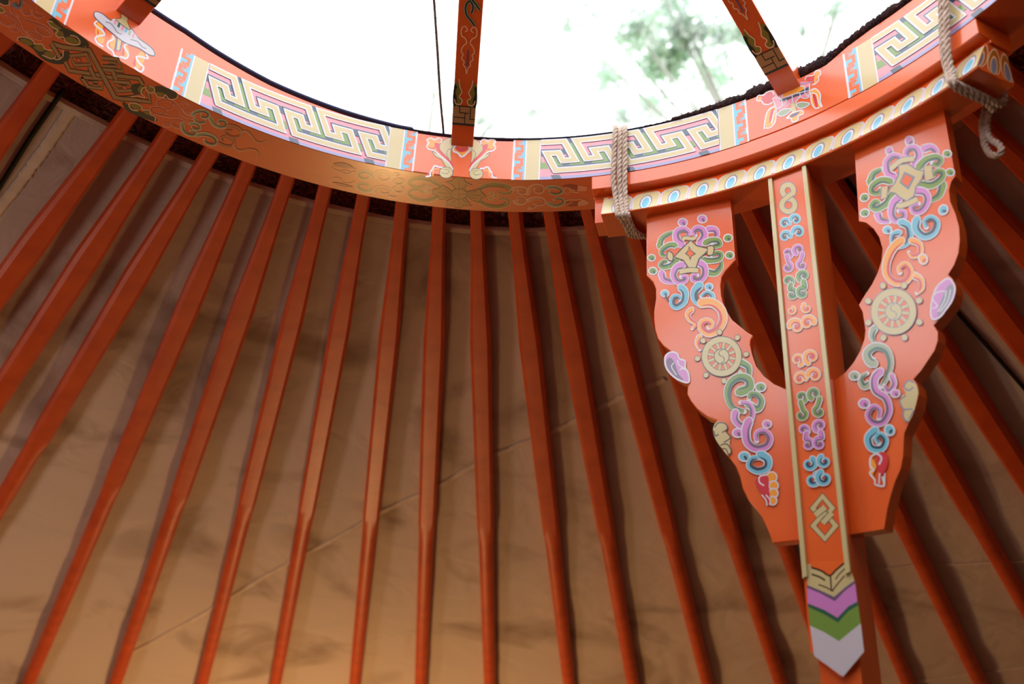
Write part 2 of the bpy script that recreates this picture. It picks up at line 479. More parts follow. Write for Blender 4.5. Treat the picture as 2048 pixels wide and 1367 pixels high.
def put_pole(p_tip, p_low, kinkr, label, group=None, shared=None):
    """p_tip, p_low: two points of the visible underside (ring units); the pole is straight between and beyond"""
    A = W3(p_tip); B = W3(p_low); d = (B - A).normalized()
    # run to the wall
    t = 0
    L = 0.2
    while True:
        q = A + d * L
        if math.hypot(q.x, q.y) > (RW - .015) * S: break
        L += .01
    kk = 0.2
    while math.hypot(*(A + d * kk).xy) < kinkr * S: kk += .005
    me = shared or pole_mesh(L, kink=kk, w_=.0455 + random.uniform(-.001, .0015))
    o = bpy.data.objects.new('roof_pole', me); COL.objects.link(o)
    x = d; z = (Vector((0, 0, 1)) - x * x.z).normalized(); y = z.cross(x)
    mt_ = Matrix((x, y, z)).transposed().to_4x4(); mt_.translation = A; o.matrix_world = mt_
    for a_ in [0]:
        if not shared:
            md = None
    return tag(o, label, 'roof pole', group or 'orange poles fanning out from the crown ring')

def tip_from(p0, p1):
    a, b = hit_cone(*p0, 0), hit_cone(*p1, 0)
    d = (b - a); # extrapolate to the ring's outer edge
    k = 0
    step = .002 if rad_of(a) > RO else -.002
    q = a.copy()
    while (rad_of(q) > RO) == (step > 0) and k < 3000: q = q - d.normalized() * step; k += 1
    # keep both ends on the pole cone
    q.z = .004 ; return q, Vector((b.x, b.y, .004 - SL * (rad_of(b) - RO)))
POLES = [
 ((20, 75), (-110, 200), 'orange roof pole in the top left corner of the photo'),
 ((108, 137), (0, 288), 'orange roof pole left of the black cord, beside the wide patch of dark felt'),
 ((262, 231), (20, 560), 'orange roof pole right of the pale folded lining edge'),
 ((344, 266), (152, 560), 'orange roof pole under the painted knot, second right of the folded lining edge'),
 ((428, 302.5), (34, 960), 'orange roof pole under the end of the orange scrolls, leaving the photo at lower left'),
 ((500, 331), (232, 960), 'orange roof pole with the broad glossy highlight at lower left'),
 ((578, 355), (371, 960), 'orange roof pole fifth left of the one under the golden flower'),
 ((652, 375), (506, 960), 'orange roof pole fourth left of the one under the golden flower'),
 ((728, 392), (612, 1030), 'orange roof pole third left of the one under the golden flower'),
 ((804.5, 404), (741, 1045), 'orange roof pole with a bright narrow highlight, above the lamp glow'),
 ((877.6, 414), (853, 1053), 'orange roof pole just left of the golden flower'),
 ((952.5, 420.8), (970, 1053), 'orange roof pole under the golden flower, nearly upright'),
 ((1027, 421.5), (1101, 1062), 'orange roof pole first right of the one under the golden flower'),
 ((1097, 420.8), (1210, 1062), 'orange roof pole second right of the one under the golden flower'),
 ((1171.5, 418), (1333, 1055), 'orange roof pole beside the left end of the bead beam'),
 ((1268, 476), (1453, 1045), 'orange roof pole passing behind the left carved bracket'),
]
for i, (a, b_, lab) in enumerate(POLES):
    q0, q1 = tip_from(a, b_)
    kr = 2.58 if i != 4 else 2.42
    put_pole(q0, q1, kr, lab)
def ang_pole(a0, tw, lab, grp=None, shared=None):
    p0 = Vector((RO * sin(R_(a0)), RO * cos(R_(a0)), .004)); r = 3.0; a1 = a0 + tw
    p1 = Vector((r * sin(R_(a1)), r * cos(R_(a1)), .004 - SL * (r - RO)))
    return put_pole(p0, p1, 2.58, lab, grp, shared)
RIGHT = [(22.6, 1.8, 'orange roof pole between the left carved bracket and the post'), (27.4, 1.6, 'orange roof pole close behind the post, left side'),
         (31.6, 1.6, 'orange roof pole showing just right of the post under the right bracket'), (36.5, 1.5, 'orange roof pole right of the right bracket, its lower end round'),
         (41.3, 1.2, 'orange roof pole behind the right bracket, left of the black cord'), (46.8, 1.2, 'orange roof pole right of the black cord behind the right bracket'),
         (51.6, 1.2, 'orange roof pole below the hanging rope loop'), (56.4, 1.0, 'orange roof pole behind the hanging rope loop'),
         (61.2, 1.0, 'orange roof pole in the dark at the right edge above the rope loop')]
sh = None
for a, tw, lab in RIGHT: ang_pole(a, tw, lab)
a = 66.0; last = None
while a < 360 - 62:
    o = ang_pole(a, 1.0, 'orange roof pole on the near side of the tent, behind the viewer', 'roof poles outside the photo', shared=last)
    last = o.data; a += 4.85

# ------------------------------------------------------------------ crown ring
crown = empty('crown_ring', (0, 0, RZ)); tag(crown, 'round orange wooden smoke-hole crown with painted key-fret face and spokes', 'crown ring')
crown.location = (0, 0, 0)
def rprof(a):
    t = TH + dlt(wrap(a))
    return [(1, .002), (1.002, 0), (RO - .003, 0), (RO, .003), (RO, .085), (RO - .02, t), (1.006, t), (1, t - .004)]
sweep(rprof, [i * .5 - 180 for i in range(720)], ORANGE, 'ring', crown, closed=True)
face = Para(1.0, TH, 1.0, 0.0)

def aseg(a0, v0, a1, v1, st=1.0):
    k = max(1, int(abs(a1 - a0) / st)); return [Vector((a0 + (a1 - a0) * i / k, v0 + (v1 - v0) * i / k)) for i in range(k + 1)]
AV = TH / R_(1) * 1.0            # degrees that equal the band's height
def para_ribbon(p, pts, wd, c, closed=False):
    """mitred line of even width (as share of the band height) along azimuth / v points"""
    K = TH * 180 / math.pi       # one band height in degrees of arc
    Q = [Vector((a / K, v)) for a, v in pts]; n = len(Q); L = []; Rr = []
    for i in range(n):
        d0 = (Q[i] - Q[i - 1]).normalized() if i > 0 else (Q[1] - Q[0]).normalized()
        d1 = (Q[i + 1] - Q[i]).normalized() if i < n - 1 else d0
        n0 = Vector((-d0.y, d0.x)); n1 = Vector((-d1.y, d1.x)); m_ = (n0 + n1)
        if m_.length < .2: m_ = n0
        m_.normalize(); h = wd / 2 / max(.35, m_.dot(n0)); L.append(Q[i] + m_ * h); Rr.append(Q[i] - m_ * h)
    for i in range(n - 1):
        k = max(1, int(abs(Q[i + 1].x - Q[i].x) * K / .3)); pa = []
        for j in range(k + 1):
            t = j / k; a = L[i].lerp(L[i + 1], t); b = Rr[i].lerp(Rr[i + 1], t)
            pa.append((p.vert((min(max(a.x * K, p.lo), p.hi), min(max(a.y, 0), 1))), p.vert((min(max(b.x * K, p.lo), p.hi), min(max(b.y, 0), 1)))))
        for (a, b), (c_, d) in zip(pa, pa[1:]): p.F.append([a, b, d, c_]); p.M.append(p.mi(c))
    p.k += 1
def para_quad(p, pts, c):
    """four corners (a, v): top-left, top-right, bottom-right, bottom-left"""
    k = max(1, int(abs(pts[1][0] - pts[0][0]) / .3)); pr = []
    cl = lambda q: (min(max(q[0], p.lo), p.hi), q[1])
    for j in range(k + 1):
        t = j / k; T_ = (pts[0][0] + (pts[1][0] - pts[0][0]) * t, pts[0][1] + (pts[1][1] - pts[0][1]) * t); B_ = (pts[3][0] + (pts[2][0] - pts[3][0]) * t, pts[3][1] + (pts[2][1] - pts[3][1]) * t)
        pr.append((p.vert(cl(T_)), p.vert(cl(B_))))
    for (a, b), (c_, d) in zip(pr, pr[1:]): p.F.append([a, b, d, c_]); p.M.append(p.mi(c))
    p.k += 1

def fret(a0, a1):
    p = Paint(face); p.STEP = .000022; p.lo, p.hi = a0, a1; per = (a1 - a0) / 2.43; K = TH * 180 / math.pi; sh_ = .46
    X = lambda u, v, b: b + u * per + sh_ * v * K
    para_quad(p, [(a0, 0), (a1, 0), (a1, 1), (a0, 1)], 'p')
    para_quad(p, [(a0, .93), (a1, .93), (a1, 1), (a0, 1)], 'e')
    for m_ in (-1, 0, 1, 2):
        b = a0 + .37 * per + m_ * per
        q = lambda u0, v0, u1, v1, c: para_quad(p, [(X(u0, v0, b), v0), (X(u1, v0, b), v0), (X(u1, v1, b), v1), (X(u0, v1, b), v1)], c)
        q(-.06, 0, .06, .74, 'g'); q(-.42, .58, .52, .74, 'g'); q(.24, .36, .44, .72, 'g'); q(.58, .36, .78, .72, 'g')
        q(-.06, 0, .05, .14, 'n'); q(.045, .0, .065, .74, 'G')
        q(.03, .63, .14, .74, 'n'); q(-.27, .63, -.17, .74, 'n')
        q(.46, .26, .56, .42, 'n'); q(.78, .26, .90, .40, 'n'); q(.50, .90, .62, 1, 'n')
        q(.86, .3, .90, .5, 'n')
    mains = []
    for m_ in (-1, 0, 1, 2):
        b = a0 + .37 * per + m_ * per
        # hook of the upper bar
        mains.append([(X(.25, .56, b), .56), (X(.09, .56, b), .56), (X(.09, .075, b), .075), (X(.93, .075, b), .075), (X(.93, .56, b), .56), (X(.765, .56, b), .56), (X(.765, .36, b), .36), (X(.60, .36, b), .36), (X(.60, .79, b), .79), (X(1.43, .79, b), .79), (X(1.43, .36, b), .36), (X(1.25, .36, b), .36), (X(1.25, .56, b), .56), (X(1.09, .56, b), .56)])
    for L_ in mains:
        para_ribbon(p, [(a_ - .018 * per, v_ - .03) for a_, v_ in L_], .15, 'n')
    for L_ in mains: para_ribbon(p, L_, .142, 'w')
    for L_ in mains: para_ribbon(p, L_, .088, 'c')
    return p.build('fret_band', crown)
def key_stripe(a, wd, flip):
    p = Paint(face); p.lo, p.hi = a, a + wd
    para_quad(p, [(a, 0), (a + wd, 0), (a + wd, 1), (a, 1)], 'b')
    e = wd * .16
    if flip: para_quad(p, [(a, 0), (a + e, 0), (a + e, 1), (a, 1)], 'w')
    else: para_quad(p, [(a + wd - e, 0), (a + wd, 0), (a + wd, 1), (a + wd - e, 1)], 'w')
    l, r = a + wd * .28, a + wd * .74; mid = (l + r) / 2
    for v0 in (.02, .36, .70):
        para_ribbon(p, [(r, v0), (l, v0), (l, v0 + .13), (r, v0 + .13), (r, v0 + .27), (l, v0 + .27)], .065, 'T')
        para_ribbon(p, [(mid, v0 + .05), (mid, v0 + .08)], .05, 'T')
    return p.build('key_stripe', crown)
def cream_stripe(a, wd):
    p = Paint(face); p.lo, p.hi = a, a + wd
    para_quad(p, [(a, 0), (a + wd, 0), (a + wd, 1), (a, 1)], 'c')
    para_quad(p, [(a, 0), (a + .18, 0), (a + .18, 1), (a, 1)], 'w'); para_quad(p, [(a + wd - .18, 0), (a + wd, 0), (a + wd, 1), (a + wd - .18, 1)], 'w')
    return p.build('cream_stripe', crown)
SECT = [(-87.7, -55.3), (-41.98, -9.37), (4.05, 36.3), (49.25, 81.7)]
a = 81.7 + 13
for k in range(4): SECT.append((a, a + 31.2)); a += 44.4
for a0, a1 in SECT:
    key_stripe(a0, 1.75, True); cream_stripe(a0 + 1.75, 2.15)
    fret(a0 + 3.9, a1 - 3.9); cream_stripe(a1 - 3.9, 2.15); key_stripe(a1 - 1.75, 1.75, False)

# spokes
HUBZ = .40
SP = [-49.0, -3.1, 42.0, 88.2, 132.5, 177.0, 221.5, 266.5]
hub = sweep([(.001, HUBZ - .03), (.10, HUBZ - .03), (.10, HUBZ + .05), (.001, HUBZ + .06)], [i * 15 for i in range(24)], ORANGE, 'hub', crown, closed=True)
WS = .027
spoke_under = {}
for az in SP:
    d = nrm(az); s_ = Vector((d.y, -d.x, 0)); V = []; F = []
    secs = []
    zb0 = TH - .028 + (.02 if az < -40 and az > -60 else 0)
    for t in [0, .1, .3, .5, .7, .9, 1.0]:
        r = 1.0 - t * .90; z = zb0 + (HUBZ - .02 - zb0) * t + .02 * sin(math.pi * t)
        if t == 0: r = 1.004
        for sx, dz in ((-1, 0), (1, 0), (1, .062), (-1, .062)): V.append(W3(d * r + s_ * WS * sx + Vector((0, 0, z + dz))))
    for i in range(6):
        for k in range(4): F.append([i * 4 + k, i * 4 + (k + 1) % 4, (i + 1) * 4 + (k + 1) % 4, (i + 1) * 4 + k])
    F += [[0, 1, 2, 3], [27, 26, 25, 24]]
    sp_ = mesh_obj('spoke', V, F, ORANGE, parent=crown); fixn(sp_); bevel(sp_, .0015); spoke_under[az] = (sp_, zb0)
class SpokeUnder(Surf):          # x across (-1..1), y along (ring -> hub, metres/S)
    def __init__(s, az): s.az = az; s.z0 = spoke_under[az][1]
    def __call__(s, x, y):
        d = nrm(s.az); q = Vector((d.y, -d.x, 0)); t = y / .90
        T_ = [0, .1, .3, .5, .7, .9, 1.0]; i = max(j for j in range(6) if T_[j] <= t); f = lambda u: s.z0 + (HUBZ - .02 - s.z0) * u + .02 * sin(math.pi * u)
        e = (t - T_[i]) / (T_[i + 1] - T_[i]); z = f(T_[i]) * (1 - e) + f(T_[i + 1]) * e - .0006; r = 1.0 - y
        k = (HUBZ - .02 - s.z0) / .9; nn = Vector((-d.x * k, -d.y * k, -1)).normalized()
        return W3(d * r + q * WS * x + Vector((0, 0, z))), nn
for az in SP:
    p = Paint(SpokeUnder(az)); p.STEP = .00003
    # key block near the ring
    p.fill([(-1, .055), (1, .055), (1, .058), (-1, .058)], 'k', False)
    p.fill([(-1, .058), (1, .058), (1, .103), (-1, .103)], 'a', False)
    for a_, b_ in [((-1, .059), (1, .059)), ((-1, .102), (1, .102)), ((-.9, .074), (.1, .074)), ((.1, .060), (.1, .086)), ((-.4, .086), (.4, .086)), ((-.4, .086), (-.4, .101)), ((.5, .072), (1, .072)), ((.55, .072), (.55, .1))]:
        x0, y0 = a_; x1, y1 = b_
        if x0 == x1: p.fill([(x0 - .04, y0), (x0 + .04, y0), (x0 + .04, y1), (x0 - .04, y1)], 'D', False)
        else: p.fill([(x0, y0 - .0012), (x1, y0 - .0012), (x1, y0 + .0012), (x0, y0 + .0012)], 'D', False)
    # corner clouds
    for sx in (-1, 1):
        p.fill([(sx, .104), (sx * .35, .106), (sx * .2, .116), (sx * .5, .124), (sx * .3, .134), (sx * .5, .148), (sx * .55, .16), (sx * .8, .158), (sx, .15)], 'l', True)
        p.fill([(sx, .104), (sx * .75, .104), (sx * .7, .12), (sx * .85, .135), (sx * .72, .148), (sx, .15)], 'D', True)
        pts = [(sx * .9, .118), (sx * .75, .107), (sx * .35, .107), (sx * .22, .117), (sx * .5, .124), (sx * .3, .136), (sx * .5, .15), (sx * .6, .166)]
        P = cr(pts, 4)
        # outline drawn as small fills to keep its width even
        for i in range(len(P) - 1):
            a_, b_ = P[i], P[i + 1]; dx = (b_[0] - a_[0]) * WS; dy = b_[1] - a_[1]; L_ = math.hypot(dx, dy) or 1; nx, ny = -dy / L_ * .0012, dx / L_ * .0012
            p.fill([(a_[0] + nx / WS, a_[1] + ny), (b_[0] + nx / WS, b_[1] + ny), (b_[0] - nx / WS, b_[1] - ny), (a_[0] - nx / WS, a_[1] - ny)], 'q', False); p.k -= 1
        p.k += 1
    # flame with dark slot
    def out(pts, c='q', hw=.0011):
        P = cr(pts, 4)
        for i in range(len(P) - 1):
            a_, b_ = P[i], P[i + 1]; dx = (b_[0] - a_[0]) * WS; dy = b_[1] - a_[1]; L_ = math.hypot(dx, dy) or 1; nx, ny = -dy / L_ * hw, dx / L_ * hw
            p.fill([(a_[0] + nx / WS, a_[1] + ny), (b_[0] + nx / WS, b_[1] + ny), (b_[0] - nx / WS, b_[1] - ny), (a_[0] - nx / WS, a_[1] - ny)], c, False); p.k -= 1
        p.k += 1
    y0 = .18
    for sx in (-1, 1):
        out([(0, y0), (sx * .12, y0 + .014), (sx * .3, y0 + .02), (sx * .26, y0 + .028), (sx * .48, y0 + .034), (sx * .38, y0 + .044), (sx * .55, y0 + .05), (sx * .42, y0 + .062), (sx * .15, y0 + .07), (sx * .3, y0 + .08), (sx * .62, y0 + .086), (sx * .6, y0 + .102), (sx * .3, y0 + .106), (sx * .15, y0 + .098), (sx * .35, y0 + .094)])
    p.fill([(-.06, y0 + .018), (.06, y0 + .018), (.06, y0 + .054), (-.06, y0 + .054)], 'V', False)
    for sx, yy in ((-.1, .30), (.25, .335)):
        out([(sx + .5, yy - .01), (sx + .2, yy), (sx - .2, yy + .012), (sx - .3, yy + .03), (sx, yy + .042), (sx + .3, yy + .03), (sx + .2, yy + .016)], 's', .0035)
        out([(sx + .5, yy - .01), (sx + .2, yy), (sx - .2, yy + .012), (sx - .3, yy + .03), (sx, yy + .042), (sx + .3, yy + .03), (sx + .2, yy + .016)], 'D', .0018)
    p.fill([(0, .36), (.7, .385), (0, .41), (-.7, .385)], 'a', False); p.fill([(0, .375), (.35, .387), (0, .398), (-.35, .387)], 'r', False)
    p.fill([(0, .395), (.7, .42), (0, .445), (-.7, .42)], 'a', False); p.fill([(0, .41), (.35, .42), (0, .43), (-.35, .42)], 'r', False)
    p.fill([(.1, .36), (.35, .39), (.25, .44), (-.1, .43), (-.2, .39)], 'c', True); p.fill([(.05, .40), (.2, .42), (.05, .44)], 'O', True)
    p.build('painted_motif', spoke_under[az][0])

# painted scrolls on the ring's underside
U = FlatZ(0.0)
ZA = (0, 0, 6.827); ZB2 = (240, 170, 6.827); Z4 = (820, 250, 7.596); Z5 = (640, 310, 7.877); Z6 = (1000, 340, 8.533)
def thin(p, pts, wd, c, oc, o=5, taper=False):
    P = cr(pts, 5); p.ribbon(P, wd + 2 * o, oc, taper=taper); p.ribbon(P, wd, c, taper=taper)

Paint.fat = 1.2
p = Paint(U, Z4)                  # golden flower with four petals
p.line([(1050, 960), (1200, 905), (1380, 905), (1520, 950), (1545, 1005), (1480, 1040), (1390, 1035), (1340, 1005)], 74, 'q', taper=True)
p.line([(1050, 960), (1200, 905), (1380, 905), (1520, 950), (1545, 1005), (1480, 1040), (1390, 1035), (1340, 1005)], 56, 'l', taper=True)
p.line([(1070, 975), (1200, 930), (1370, 935), (1480, 970), (1490, 1000)], 24, 'L', taper=True)
p.line([(1045, 1155), (1180, 1225), (1330, 1245), (1470, 1210), (1500, 1150), (1430, 1115), (1355, 1130)], 70, 'q', taper=True)
p.line([(1045, 1155), (1180, 1225), (1330, 1245), (1470, 1210), (1500, 1150), (1430, 1115), (1355, 1130)], 52, 'l', taper=True)
p.line([(1070, 1150), (1190, 1205), (1330, 1220), (1440, 1190), (1450, 1150)], 22, 'L', taper=True)
for x, y in ((1240, 1040), (1300, 1080), (1225, 1110)): p.dot(x, y, 38, 28, 'q'); p.dot(x, y, 26, 18, 'l')
p.frame(*Z5)
for pts in ([(1900, 485), (1740, 400), (1560, 365), (1430, 395), (1405, 455), (1490, 500), (1600, 500), (1650, 455)], [(1850, 650), (1700, 710), (1520, 695), (1400, 630), (1420, 565), (1540, 545), (1620, 590)]):
    p.line(pts, 82, 'q', taper=True); p.line(pts, 60, 'l', taper=True); p.line([(a_ + (12 if i > 2 else 0), b_ + 14 * (1 if pts[0][1] < 500 else -1)) for i, (a_, b_) in enumerate(pts)][:6], 24, 'L', taper=True)
for x, y in ((1720, 500), (1660, 540), (1700, 580)): p.dot(x, y, 42, 30, 'q'); p.dot(x, y, 28, 19, 's')
p.frame(*Z4)
for pts in ([(690, 975), (640, 900), (545, 862), (640, 850), (665, 800), (740, 790), (820, 808), (840, 860), (945, 908), (850, 925), (835, 985)],
            [(650, 1110), (555, 1150), (550, 1228), (650, 1215), (700, 1250), (760, 1256), (810, 1215), (935, 1222), (870, 1150), (840, 1110)],
            [(630, 1000), (500, 912), (440, 955), (345, 985), (345, 1045), (430, 1070), (455, 1130), (540, 1118), (640, 1080)],
            [(860, 1010), (1060, 972), (1090, 1020), (1155, 1080), (1080, 1110), (1040, 1172), (960, 1140), (855, 1080)]):
    p.fill(pts, 'y', False, edge=True, ew=14, ec='K')
for a_, b_ in [((745, 960), (745, 870)), ((700, 970), (650, 900)), ((800, 970), (850, 900)), ((745, 1130), (745, 1220)), ((700, 1120), (650, 1180)), ((800, 1120), (850, 1180)), ((610, 1040), (430, 1020)), ((610, 1020), (500, 960)), ((610, 1070), (520, 1100)), ((880, 1045), (1080, 1070)), ((880, 1020), (1010, 1010)), ((880, 1075), (1000, 1110))]:
    p.line([a_, b_], 10, 'K', False)
p.dot(745, 1045, 128, 84, 'K', n=24); p.dot(745, 1045, 114, 72, 'y', n=24); p.line([(745, 975), (745, 1112)], 9, 'K', False); p.line([(640, 1045), (850, 1045)], 7, 'K', False)
p.build('painted_flower', crown)

p = Paint(U, Z5)                  # scrolls left of the flower
SA = lambda pts, b_, d_='K', oc='q', wd=34: p.scroll(pts, wd * 1.15, b_, d_, 11, oc)
SA([(860, 345), (790, 290), (690, 262), (605, 300), (640, 360), (735, 372), (780, 335)], 's', 'D'); SA([(820, 548), (720, 568), (620, 535), (590, 480), (660, 445), (745, 465), (765, 500)], 's', 'D')
SA([(860, 320), (920, 268), (1030, 270), (1105, 325), (1080, 388), (980, 405), (925, 360), (960, 325)], 'f', 'r'); SA([(845, 590), (880, 530), (985, 503), (1095, 555), (1080, 605), (970, 600), (940, 560)], 'f', 'r')
SA([(1150, 330), (1195, 292), (1245, 315), (1210, 335)], 'f', 'r', wd=20); SA([(1160, 440), (1225, 388), (1310, 405), (1295, 455), (1210, 462), (1215, 425)], 'f', 'r', wd=28)
SA([(1160, 545), (1230, 500), (1310, 540), (1285, 588), (1200, 580), (1190, 550)], 'f', 'r', wd=28); SA([(1080, 650), (1150, 660), (1190, 660)], 'f', 'r', wd=18)
for pts in ([(175, 105), (165, 165), (215, 220), (300, 250), (380, 285), (470, 290), (560, 260)], [(330, 250), (400, 235), (450, 270)], [(455, 245), (480, 275), (540, 250), (560, 220), (500, 200)], [(165, 440), (190, 375), (250, 352), (320, 370), (350, 420), (400, 440), (480, 440), (550, 410)]):
    p.line(pts, 11, 'q')
p.fill([(220, 130), (380, 120), (520, 190), (400, 200), (240, 170)], 'r'); p.fill([(200, 425), (330, 440), (520, 500), (380, 500), (240, 450)], 'r')
p.build('painted_scrolls', crown)
p = Paint(U, Z6)
SA([(200, 330), (300, 305), (410, 310), (470, 355), (420, 398), (330, 395), (310, 355)], 'f', 'r'); SA([(470, 400), (520, 300), (620, 258), (715, 282), (735, 340), (680, 385), (600, 365), (590, 320)], 'f', 'r')
SA([(240, 530), (300, 565), (400, 565), (440, 510), (370, 460), (290, 480), (300, 510)], 'f', 'r', wd=30); SA([(470, 520), (560, 480), (680, 480), (760, 520), (740, 575), (650, 595), (580, 575)], 'f', 'r', wd=30); SA([(490, 650), (550, 640), (610, 625)], 'f', 'r', wd=20)
SA([(800, 300), (920, 285), (1020, 312), (1060, 365), (970, 412), (870, 395), (850, 360)], 's', 'D', wd=38); SA([(820, 560), (900, 598), (1010, 600), (1090, 545), (1060, 490), (970, 475), (920, 505)], 's', 'D', wd=38)
p.fill([(1065, 275), (1130, 248), (1240, 248), (1325, 275), (1320, 340), (1230, 320), (1150, 290)], 'r'); p.fill([(1330, 255), (1485, 285), (1470, 345), (1325, 350)], 'f', False, ew=8, ec='q')
p.line([(1090, 350), (1120, 300), (1190, 310), (1200, 350), (1240, 330), (1290, 375), (1350, 375)], 12, 'q'); p.line([(1080, 350), (1130, 395), (1200, 370), (1240, 370), (1340, 385)], 10, 'q')
p.fill([(1120, 560), (1200, 540), (1350, 545), (1330, 600), (1200, 620)], 'r'); p.fill([(1350, 540), (1440, 510), (1510, 565), (1350, 600)], 'f', True, ew=8, ec='q'); p.line([(1110, 530), (1180, 500), (1280, 500), (1360, 490), (1440, 520)], 12, 'q'); p.line([(1130, 580), (1200, 560), (1240, 530)], 10, 'q')
p.build('painted_scrolls', crown)

p = Paint(U, ZB2)                 # scrolls right of the knot
SB = lambda pts, b_, d_='K', oc='q', wd=34, o=10: p.scroll(pts, wd * 1.15, b_, d_, o, oc)
SB([(1000, 450), (880, 410), (790, 290), (700, 215), (590, 195), (510, 235), (550, 300), (650, 330), (730, 300), (700, 240)], 'R', 'r', 'f', 22); SB([(930, 520), (850, 450), (700, 430), (560, 410), (440, 370), (430, 310), (520, 300), (620, 340), (640, 380), (560, 385)], 'R', 'r', 'f', 22)
SB([(930, 270), (890, 235), (840, 235), (870, 280)], 'R', 'r', 'f', 10); SB([(1010, 420), (900, 370), (880, 325), (960, 310), (1010, 350), (960, 370)], 'R', 'r', 'f', 14)
SB([(1000, 410), (1030, 370), (1130, 350), (1210, 390), (1195, 440), (1120, 440), (1110, 400)], 's', 'D', wd=32); SB([(1020, 460), (1060, 510), (1150, 510), (1160, 470)], 's', 'D', wd=26)
SB([(1230, 440), (1280, 530), (1380, 575), (1455, 550), (1430, 490), (1350, 480), (1345, 520)], 's', 'D', wd=34)
SB([(690, 560), (620, 560), (605, 520), (680, 520)], 'R', 'r', 'f', 10); SB([(850, 590), (760, 570), (710, 520), (760, 480), (850, 500)], 'R', 'r', 'f', 16)
SB([(850, 520), (860, 610), (930, 670), (1030, 680), (1040, 640), (960, 620)], 's', 'D', wd=32); SB([(960, 520), (1060, 530), (1090, 590), (1020, 600), (980, 570)], 's', 'D', wd=26)
SB([(1050, 680), (1140, 665), (1260, 695), (1320, 760), (1280, 810), (1180, 790), (1150, 740)], 's', 'D', wd=36)
SB([(1460, 560), (1540, 560), (1640, 610), (1640, 690), (1540, 710), (1440, 660), (1450, 620), (1520, 620)], 't', 'r', 't', 24); SB([(1640, 650), (1720, 625), (1790, 680), (1850, 760), (1930, 780), (1990, 755)], 't', None, 'q', 14, 4)
SB([(1340, 790), (1430, 830), (1530, 830), (1550, 760), (1450, 700), (1380, 720), (1400, 760)], 't', 'r', 't', 22); SB([(1550, 810), (1600, 880), (1680, 890), (1760, 870), (1860, 890), (1890, 950), (1870, 985)], 't', None, 'q', 14, 4)
p.build('painted_scrolls', crown)

p = Paint(U, ZA)                  # endless knot between olive clouds
for pts, c_ in ([(665, 270), (740, 250), (870, 370), (1050, 450), (1190, 560), (1210, 640), (1100, 640), (960, 600), (880, 540), (780, 500), (720, 400), (650, 330)], 'D'), ([(250, 520), (360, 500), (470, 590), (600, 650), (760, 760), (900, 690), (960, 740), (900, 860), (740, 870), (560, 790), (440, 660), (300, 580)], 'D'):
    p.fill(pts, c_)
for pts in ([(690, 270), (760, 330), (840, 390), (740, 410), (680, 330)], [(750, 420), (850, 430), (870, 500), (780, 490)], [(890, 520), (980, 500), (1080, 570), (1080, 620), (960, 600)], [(270, 540), (360, 530), (450, 590), (380, 620)], [(460, 640), (560, 610), (620, 680), (540, 700)], [(600, 720), (680, 700), (740, 770), (660, 790)]):
    p.fill(pts, 'l', True)
for pts in ([(720, 300), (650, 290), (700, 360), (790, 410), (760, 460), (800, 510), (870, 510), (900, 570), (1000, 610), (1080, 600), (1090, 560), (1040, 500), (960, 480)], [(240, 560), (250, 510), (360, 510), (460, 560), (470, 600), (570, 600), (620, 670), (720, 690), (760, 760), (700, 800), (580, 750)], [(1180, 640), (1010, 650), (870, 640), (860, 760), (800, 810), (740, 800)]):
    p.line(pts, 14, 'q')
def band(pts, wd=44, closed=False):
    p.line(pts, wd + 24, 'K', False, closed); p.line(pts, wd, 'a', False, closed)
band([(960, 760), (1180, 740), (1240, 880), (1020, 890)], 44, True)
band([(1390, 790), (1610, 810), (1680, 970), (1390, 950)], 44, False); band([(1480, 850), (1570, 855), (1600, 910), (1400, 900)], 30)
band([(1110, 1050), (1430, 1080), (1390, 1210), (1200, 1180), (1110, 1050)], 40); band([(1200, 1110), (1330, 1120), (1340, 1170), (1230, 1150)], 22)
band([(1540, 1110), (1760, 1130), (1820, 1230), (1610, 1240)], 44, True); band([(1620, 1170), (1720, 1180)], 24)
band([(890, 840), (950, 960), (1330, 1020), (1540, 1060)], 44); band([(1220, 910), (1290, 1050)], 44); band([(1540, 970), (1590, 1090)], 44)
band([(700, 590), (860, 640), (1220, 680), (1390, 1000), (1570, 1330), (1720, 1340), (1850, 1330)], 52); band([(700, 590), (820, 790)], 44)
band([(1600, 1030), (1900, 1070), (1950, 1160)], 44)
for x, y in ((1075, 820), (1700, 1195), (1235, 1130)): p.fill([(x - 40, y - 28), (x + 25, y - 22), (x + 40, y + 26), (x - 20, y + 22)], 'R', False, ew=9, ec='K')
p.frame(*ZB2)
band([(-20, 180), (200, 200), (420, 230), (380, 100)], 44)
for pts in ([(150, 20), (230, -20), (330, 20), (300, 100), (200, 130)], [(440, 60), (560, 10), (760, 90), (790, 160), (700, 190), (560, 150)], [(40, 230), (150, 300), (330, 380), (480, 440), (490, 500), (330, 450), (150, 380), (60, 310)]):
    p.fill(pts, 'D')
for pts in ([(240, 60), (290, 0), (330, 60), (290, 110)], [(360, 30), (430, 10), (480, 60), (430, 100)], [(500, 90), (600, 110), (590, 150), (520, 140)], [(140, 270), (230, 240), (310, 300), (230, 350)], [(320, 350), (380, 340), (410, 390), (360, 400)]):
    p.fill(pts, 'l')
for pts in ([(150, 155), (250, 145), (340, 170), (290, 100), (310, 40), (370, 20)], [(350, 40), (400, 100), (470, 90), (460, 30), (400, 10)], [(480, 100), (520, 160), (600, 160), (620, 130), (680, 190), (770, 180), (790, 130)], [(250, 350), (160, 330), (120, 260), (190, 240), (290, 280), (310, 330), (400, 340), (420, 400), (480, 430), (480, 500)]):
    p.line(pts, 13, 'q')
p.build('painted_knot', crown)
p = Paint(U, ZA)                  # scrolls left of the knot
